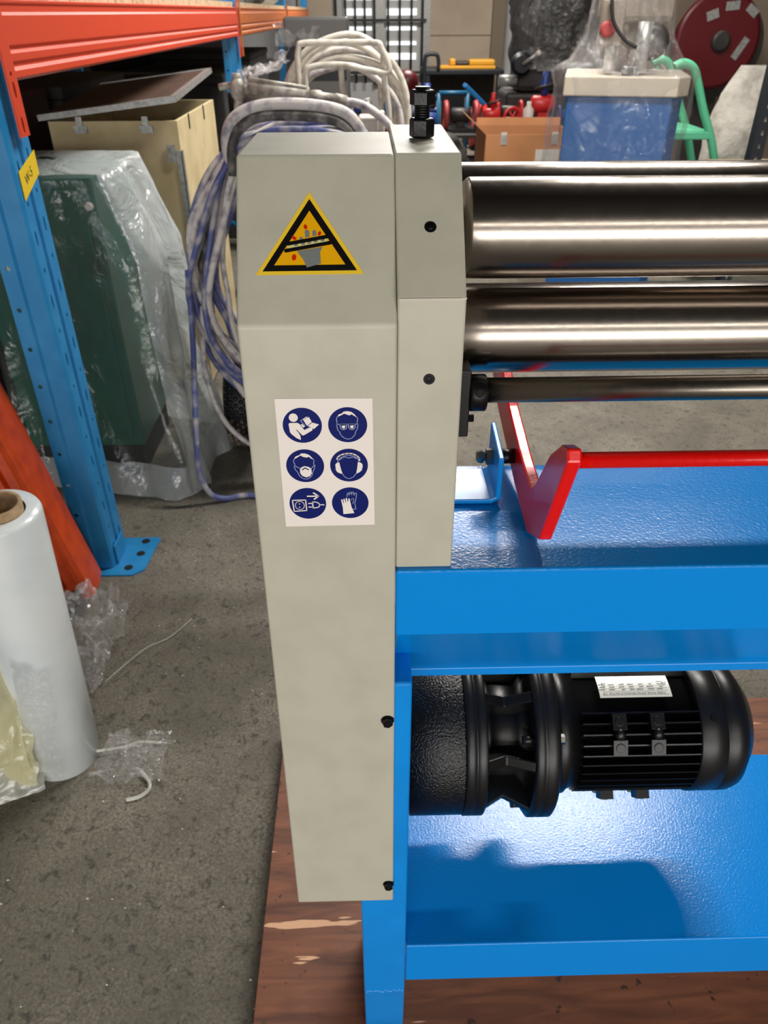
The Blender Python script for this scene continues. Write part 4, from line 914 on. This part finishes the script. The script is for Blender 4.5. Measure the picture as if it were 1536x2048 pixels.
MB().cyl((1.95, 8.05, .86), (1.95, 8.16, .86), .07, n=20).build('handwheel', M['galv'], dm)
def shr(u, v):
    a = u * 2 * math.pi; z = .95 + 1.0 * v; n = fbm((math.cos(a), math.sin(a), z * 2), 2.0)
    sq = 1 / (abs(math.cos(a)) ** 4 + abs(math.sin(a)) ** 4) ** .25
    return Vector((1.86 + (.44 * sq + .07 * n) * math.cos(a), 8.42 + (.34 * sq + .06 * n) * math.sin(a), z))
MB().grid(shr, 60, 30, wrap=True).build('smoked_sheet', M['dark_plastic'], dm, fix=False)
heap(.80, 8.15, .42, .22, .25, 2, M['shadow_box'], 'dark_heap', 'low dark heap of scrap behind the carton', 'heap')

# yellow tool tray on a black bench at the back wall
bn = thing('workbench', 'black steel workbench against the beige wall board', 'bench', (1.3, 11.9, 0))
MB().box((.80, 11.5, .70), (1.86, 12.3, .76)).build('top', M['slot_black'], bn, .01)
for x in (.84, 1.80):
    for y in (11.54, 12.24): MB().box((x - .03, y - .03, 0), (x + .03, y + .03, .70)).build('leg', M['slot_black'], bn)
MB().box((.82, 12.2, .15), (1.84, 12.25, .70)).build('back_panel', M['shadow_box'], bn)
MB().tube(spline([(.80, 11.5, .45), (.80, 11.5, .86), (.84, 11.5, .93), (.95, 11.5, .93), (.98, 11.5, .86), (.98, 11.5, .76)], 5), .025, 8).build('handle', M['slot_black'], bn)
yt = thing('tool_case', 'yellow tool tray with saw lying on the black workbench', 'tool', (1.4, 11.6, .76))
MB().box((.98, 11.55, .76), (1.75, 11.85, .80)).build('tray', M['tool_yellow'], yt, .01)
MB().box((1.40, 11.56, .80), (1.74, 11.80, .87)).build('case', M['tool_yellow'], yt, .02)
MB().box((1.14, 11.58, .80), (1.22, 11.78, .88)).build('grip', M['tool_yellow'], yt, .02)
MB().box((1.22, 11.6, .80), (1.40, 11.78, .85)).build('motor', M['dark_iron'], yt, .02)

def pump_unit(x, y, z0, s, m1, m2, label, ringed=True, group=None):
    """small workshop machine: foot, body, wheel guard"""
    o = thing('bench_machine', label, 'machine', (x, y, z0), group)
    MB().box((x - .16 * s, y - .10 * s, z0), (x + .16 * s, y + .10 * s, z0 + .05 * s)).build('foot', M['dark_iron'], o, .006)
    MB().lathe([(0, .05 * s), (.02 * s, .08 * s), (.20 * s, .08 * s), (.23 * s, .05 * s)], (x - .12 * s, y, z0 + .17 * s), (1, 0, 0), 20).build('body', m1, o)
    MB().box((x - .05 * s, y - .05 * s, z0 + .05 * s), (x + .05 * s, y + .05 * s, z0 + .12 * s)).build('pedestal', m1, o, .004)
    if ringed:
        for sx in (-.17, .17):
            pts = [(x + sx * s, y + .13 * s * math.cos(a * math.pi / 8), z0 + .17 * s + .13 * s * math.sin(a * math.pi / 8)) for a in range(16)]
            MB().tube(pts, .028 * s, 8, True).build('wheel_guard', m2, o)
            MB().lathe([(0, .11 * s), (.02 * s, .11 * s)], (x + sx * s - .01 * s, y, z0 + .17 * s), (1, 0, 0), 20).build('wheel', M['galv'], o)
    else:
        MB().lathe([(0, .03 * s), (.10 * s, .05 * s), (.14 * s, .03 * s), (.20 * s, .03 * s)], (x, y, z0 + .24 * s), (0, 0, 1), 16).build('head', m2, o)
        MB().tube([(x - .1 * s, y - .05 * s, z0 + .3 * s), (x + .1 * s, y - .08 * s, z0 + .36 * s)], .014 * s, 8).build('handle', M['dark_iron'], o)
    return o
def platform(x0, x1, y0, y1, h, label, m='shadow_box'):
    o = thing('low_platform', label, 'platform', ((x0 + x1) / 2, (y0 + y1) / 2, 0))
    MB().box((x0, y0, h - .03), (x1, y1, h)).build('deck', M[m], o, .004)
    for x in (x0 + .03, x1 - .09): MB().box((x, y0 + .02, 0), (x + .06, y1 - .02, h - .03)).build('runner', M[m], o)
platform(.76, 1.36, 8.90, 9.60, .30, 'dark low platform under the faded red grinder')
platform(-.10, .50, 8.3, 9.1, .45, 'dark low platform under the red ball float')
pump_unit(1.04, 9.15, .30, .95, M['dark_iron'], M['bg_pink'], 'faded red twin wheel grinder on the dark low platform')
pump_unit(.78, 10.7, 0, 1.5, M['bg_blue'], M['bg_blue'], 'dark blue pump standing before the black workbench', False)
pump_unit(1.76, 10.9, 0, 1.3, M['dark_iron'], M['bg_red'], 'red wheeled grinder standing near the shrouded mill')
pump_unit(2.35, 9.4, .0, 1.5, M['bg_blue'], M['bg_blue'], 'blue wheeled grinder standing behind the pedestal machine')
pump_unit(.18, 9.9, 0, 1.4, M['bg_red'], M['bg_red'], 'red machine standing below the barred window')
pump_unit(.45, 11.4, 0, 1.7, M['teal'], M['teal'], 'teal pump standing against the barred window wall', False)
# low bench in front of the mill, covered with small machines
lb = thing('low_bench', 'dark low bench crowded with small red machines behind the carton', 'bench', (1.45, 7.5, 0))
MB().box((1.02, 7.2, .50), (1.90, 7.85, .54)).build('top', M['slot_black'], lb, .005)
for x in (1.05, 1.81):
    for y in (7.23, 7.76): MB().box((x, y, 0), (x + .06, y + .06, .50)).build('leg', M['slot_black'], lb)
pump_unit(1.12, 7.40, .54, .62, M['bg_red'], M['bg_red'], 'small bright red hand pump on the dark low bench', False)
pump_unit(1.30, 7.62, .54, .62, M['dark_iron'], M['bg_red'], 'small bright red wheel grinder on the dark low bench')
pump_unit(1.60, 7.60, .54, .95, M['bg_red'], M['bg_blue'], 'red and blue pump on the dark low bench', False)
pump_unit(1.80, 7.40, .54, .55, M['bg_blue'], M['bg_blue'], 'small blue wheel grinder on the dark low bench')
hw = thing('valve_wheel', 'orange red valve wheel leaning upright on the dark low bench', 'valve wheel', (1.28, 7.3, .54))
MB().tube([(1.28 + .075 * math.cos(a * math.pi / 10), 7.30 + .02 * math.cos(a * math.pi / 10), .631 + .075 * math.sin(a * math.pi / 10)) for a in range(20)], .015, 8, True).build('rim', M['bg_red'], hw)
for a in (0, 60, 120): MB().tube([(1.28 + .07 * math.cos(R(a)), 7.30 + .018 * math.cos(R(a)), .631 + .07 * math.sin(R(a))), (1.28 - .07 * math.cos(R(a)), 7.30 - .018 * math.cos(R(a)), .631 - .07 * math.sin(R(a)))], .008, 6).build('spoke', M['bg_red'], hw)
tf = thing('tubular_frame', 'teal tubular frame with dark panel behind the grinder', 'frame', (1.05, 10.1, 0))
for x in (.88, 1.22): MB().tube([(x, 10.1, 0), (x, 10.1, .60)], .025, 8).build('upright', M['teal'], tf)
MB().tube([(.88, 10.1, .60), (1.22, 10.1, .60)], .025, 8).build('cross_tube', M['teal'], tf)
MB().box((.91, 10.12, .12), (1.19, 10.14, .56)).build('panel', M['slot_black'], tf)
bs = thing('blue_chute', 'bright blue slanted hopper lid behind the teal frame', 'hopper', (1.28, 10.7, 0))
Mx = Matrix.Translation((1.25, 10.40, .60)) @ Matrix.Rotation(R(40), 4, 'Y')
MB().box((-.05, 0, 0), (.27, .3, .05), M=Mx).build('lid', mat('hopper_blue', (20, 100, 160), .4), bs, .01)
MB().box((1.24, 10.42, 0), (1.40, 10.66, .42)).build('hopper', M['dark_iron'], bs, .01)
tag(MB().sphere((.43, 8.75, .80), .120, 24, 16).cyl((.43, 8.75, .45), (.43, 8.75, .70), .03, n=12).build('ball_float', M['reel_red'], None), 'glossy dark red ball float on short stem', 'float')
jb = MB().lathe([(0, .04), (.01, .045), (.15, .045), (.18, .02), (.21, .02)], (1.425, 7.34, .54), (0, 0, 1), 20).build('white_jug', M['white_plastic'], None); tag(jb, 'white plastic bottle on the dark low bench', 'bottle')
# more red things glimpsed low between the hoses
pump_unit(.11, 6.65, .35, .8, M['bg_red'], M['bg_red'], 'bright red machine seen through the cream tube frame', False)
platform(-.08, .3, 6.4, 6.9, .35, 'dark low platform under the bright red machine')

# grey cased unit under film and dark fan box near the rack end
gb = thing('wrapped_case', 'dark grey cased unit under clear film beside the rack end', 'case', (-.35, 7.0, 0))
MB().box((-.62, 6.9, 0), (-.12, 7.5, 1.37)).build('case', M['grey_case'], gb, .02)
MB().box((-.60, 6.89, .95), (-.14, 6.90, 1.18)).build('vent_panel', M['slot_black'], gb)
crumple('film', M['film_thin'], gb, -.50, 6.93, .30, .22, .10, 3.0, tilt=lambda u, v: 1.15 + .15 * v)
for k, (x, y, z, s, m, lbl) in enumerate(((-.86, 5.85, 1.454, .085, 'pink_film', 'pinkish plastic bag on the amber rack shelf'), (-.86, 6.6, 1.454, .11, 'film', 'clear crumpled bag on the amber rack shelf'), (-.90, 7.5, 1.454, .10, 'dark_plastic', 'dark bag on the amber rack shelf'), (-.86, 8.2, 1.454, .10, 'film_milky', 'milky bag on the amber rack shelf'))):
    def f(u, v):
        a = u * 2 * math.pi; p = v * math.pi; rad = s * math.sin(p) ** .7 * (1 + .3 * fbm((math.cos(a) + k, math.sin(a), v * 2), 2))
        return Vector((x + rad * math.cos(a), y + 1.6 * rad * math.sin(a), z + s * (1 - math.cos(p)) * .7))
    tag(MB().grid(f, 24, 14, wrap=True).build('plastic_bag', M[m], None, fix=False), lbl, 'bag')
tag(crumple('hanging_film', M['film_thin'], None, -.52, 4.4, .26, .2, .07, 6.1, tilt=lambda u, v: 1.06 + .12 * u), 'clear crumpled film heaped on the dark drum beside the rack post', 'film')
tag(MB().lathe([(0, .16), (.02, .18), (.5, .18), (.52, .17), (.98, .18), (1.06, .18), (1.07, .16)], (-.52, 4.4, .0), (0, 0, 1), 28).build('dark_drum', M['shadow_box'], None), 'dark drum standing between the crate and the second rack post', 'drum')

for k, (x0, x1, y0, y1, h, lbl) in enumerate(((-1.80, -1.34, 2.0, 2.75, 1.02, 'dark box added as shade behind the blue rack post'), (-1.80, -1.25, 3.55, 4.5, 1.15, 'dark box added as shade behind the plywood crate'), (-1.75, -.95, 5.8, 7.0, 1.05, 'dark box added as shade under the amber rack shelf'), (-1.75, -.95, 7.3, 8.6, 1.12, 'larger dark box added as shade under the amber rack shelf'))):  # dark boxes added so the space under the rack reads as shade
    o = thing('shade_box', lbl, 'box', ((x0 + x1) / 2, (y0 + y1) / 2, 0))
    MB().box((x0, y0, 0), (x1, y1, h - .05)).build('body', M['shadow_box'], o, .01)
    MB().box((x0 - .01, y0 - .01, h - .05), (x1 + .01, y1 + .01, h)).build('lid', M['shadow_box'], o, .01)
tag(MB().box((-1.92, 1.95, .05), (-1.90, 12.3, 1.40)).build('shade_sheet', M['shadow_box'], None), 'added dark sheet standing in for shade at the back of the pallet rack', 'shade_sheet')  # added dark sheet, stands in for the gloom behind the rack
random.seed(5); q = MB()
for k in range(150):
    x = random.uniform(-.75, .0) if k % 3 else random.uniform(-.6, 1.2); y = random.uniform(.55, 2.1) if k % 3 else random.uniform(1.3, 2.4)
    if (-.95 < x < -.62 and 1.55 < y < 2.05) or (-.2 < x and y < 1.2) or (abs(x + .7) < .1 and abs(y - 1.13) < .1): continue
    q.sphere((x, y, .001), random.uniform(.0008, .002), 6, 4, sq=(1.4, 1, .6))
o = q.build('floor_debris', M['white_plastic'], None); o['kind'] = 'stuff'; tag(o, 'tiny pale specks of grit scattered over the concrete', 'grit')

pump_unit(.66, 10.15, .0, 1.2, M['bg_blue'], M['white_plastic'], 'blue pump with white head behind the ball float', False)
pump_unit(1.53, 10.1, 0, 1.35, M['dark_iron'], M['bg_pink'], 'faded red twin wheel grinder standing beside the blue hopper')
for k, (x, y, h, r_, m, lbl) in enumerate(((.98, 11.2, .42, .07, 'white_plastic', 'short white canister before the black workbench'), (1.30, 11.25, .46, .06, 'galv', 'grey steel canister before the black workbench'), (1.55, 11.3, .40, .07, 'bg_red', 'red canister before the black workbench'))):
    tag(MB().lathe([(0, r_ * .9), (.01, r_), (h * .75, r_), (h * .85, r_ * .5), (h, r_ * .5)], (x, y, 0), (0, 0, 1), 20).build('canister', M[m], None), lbl, 'canister')
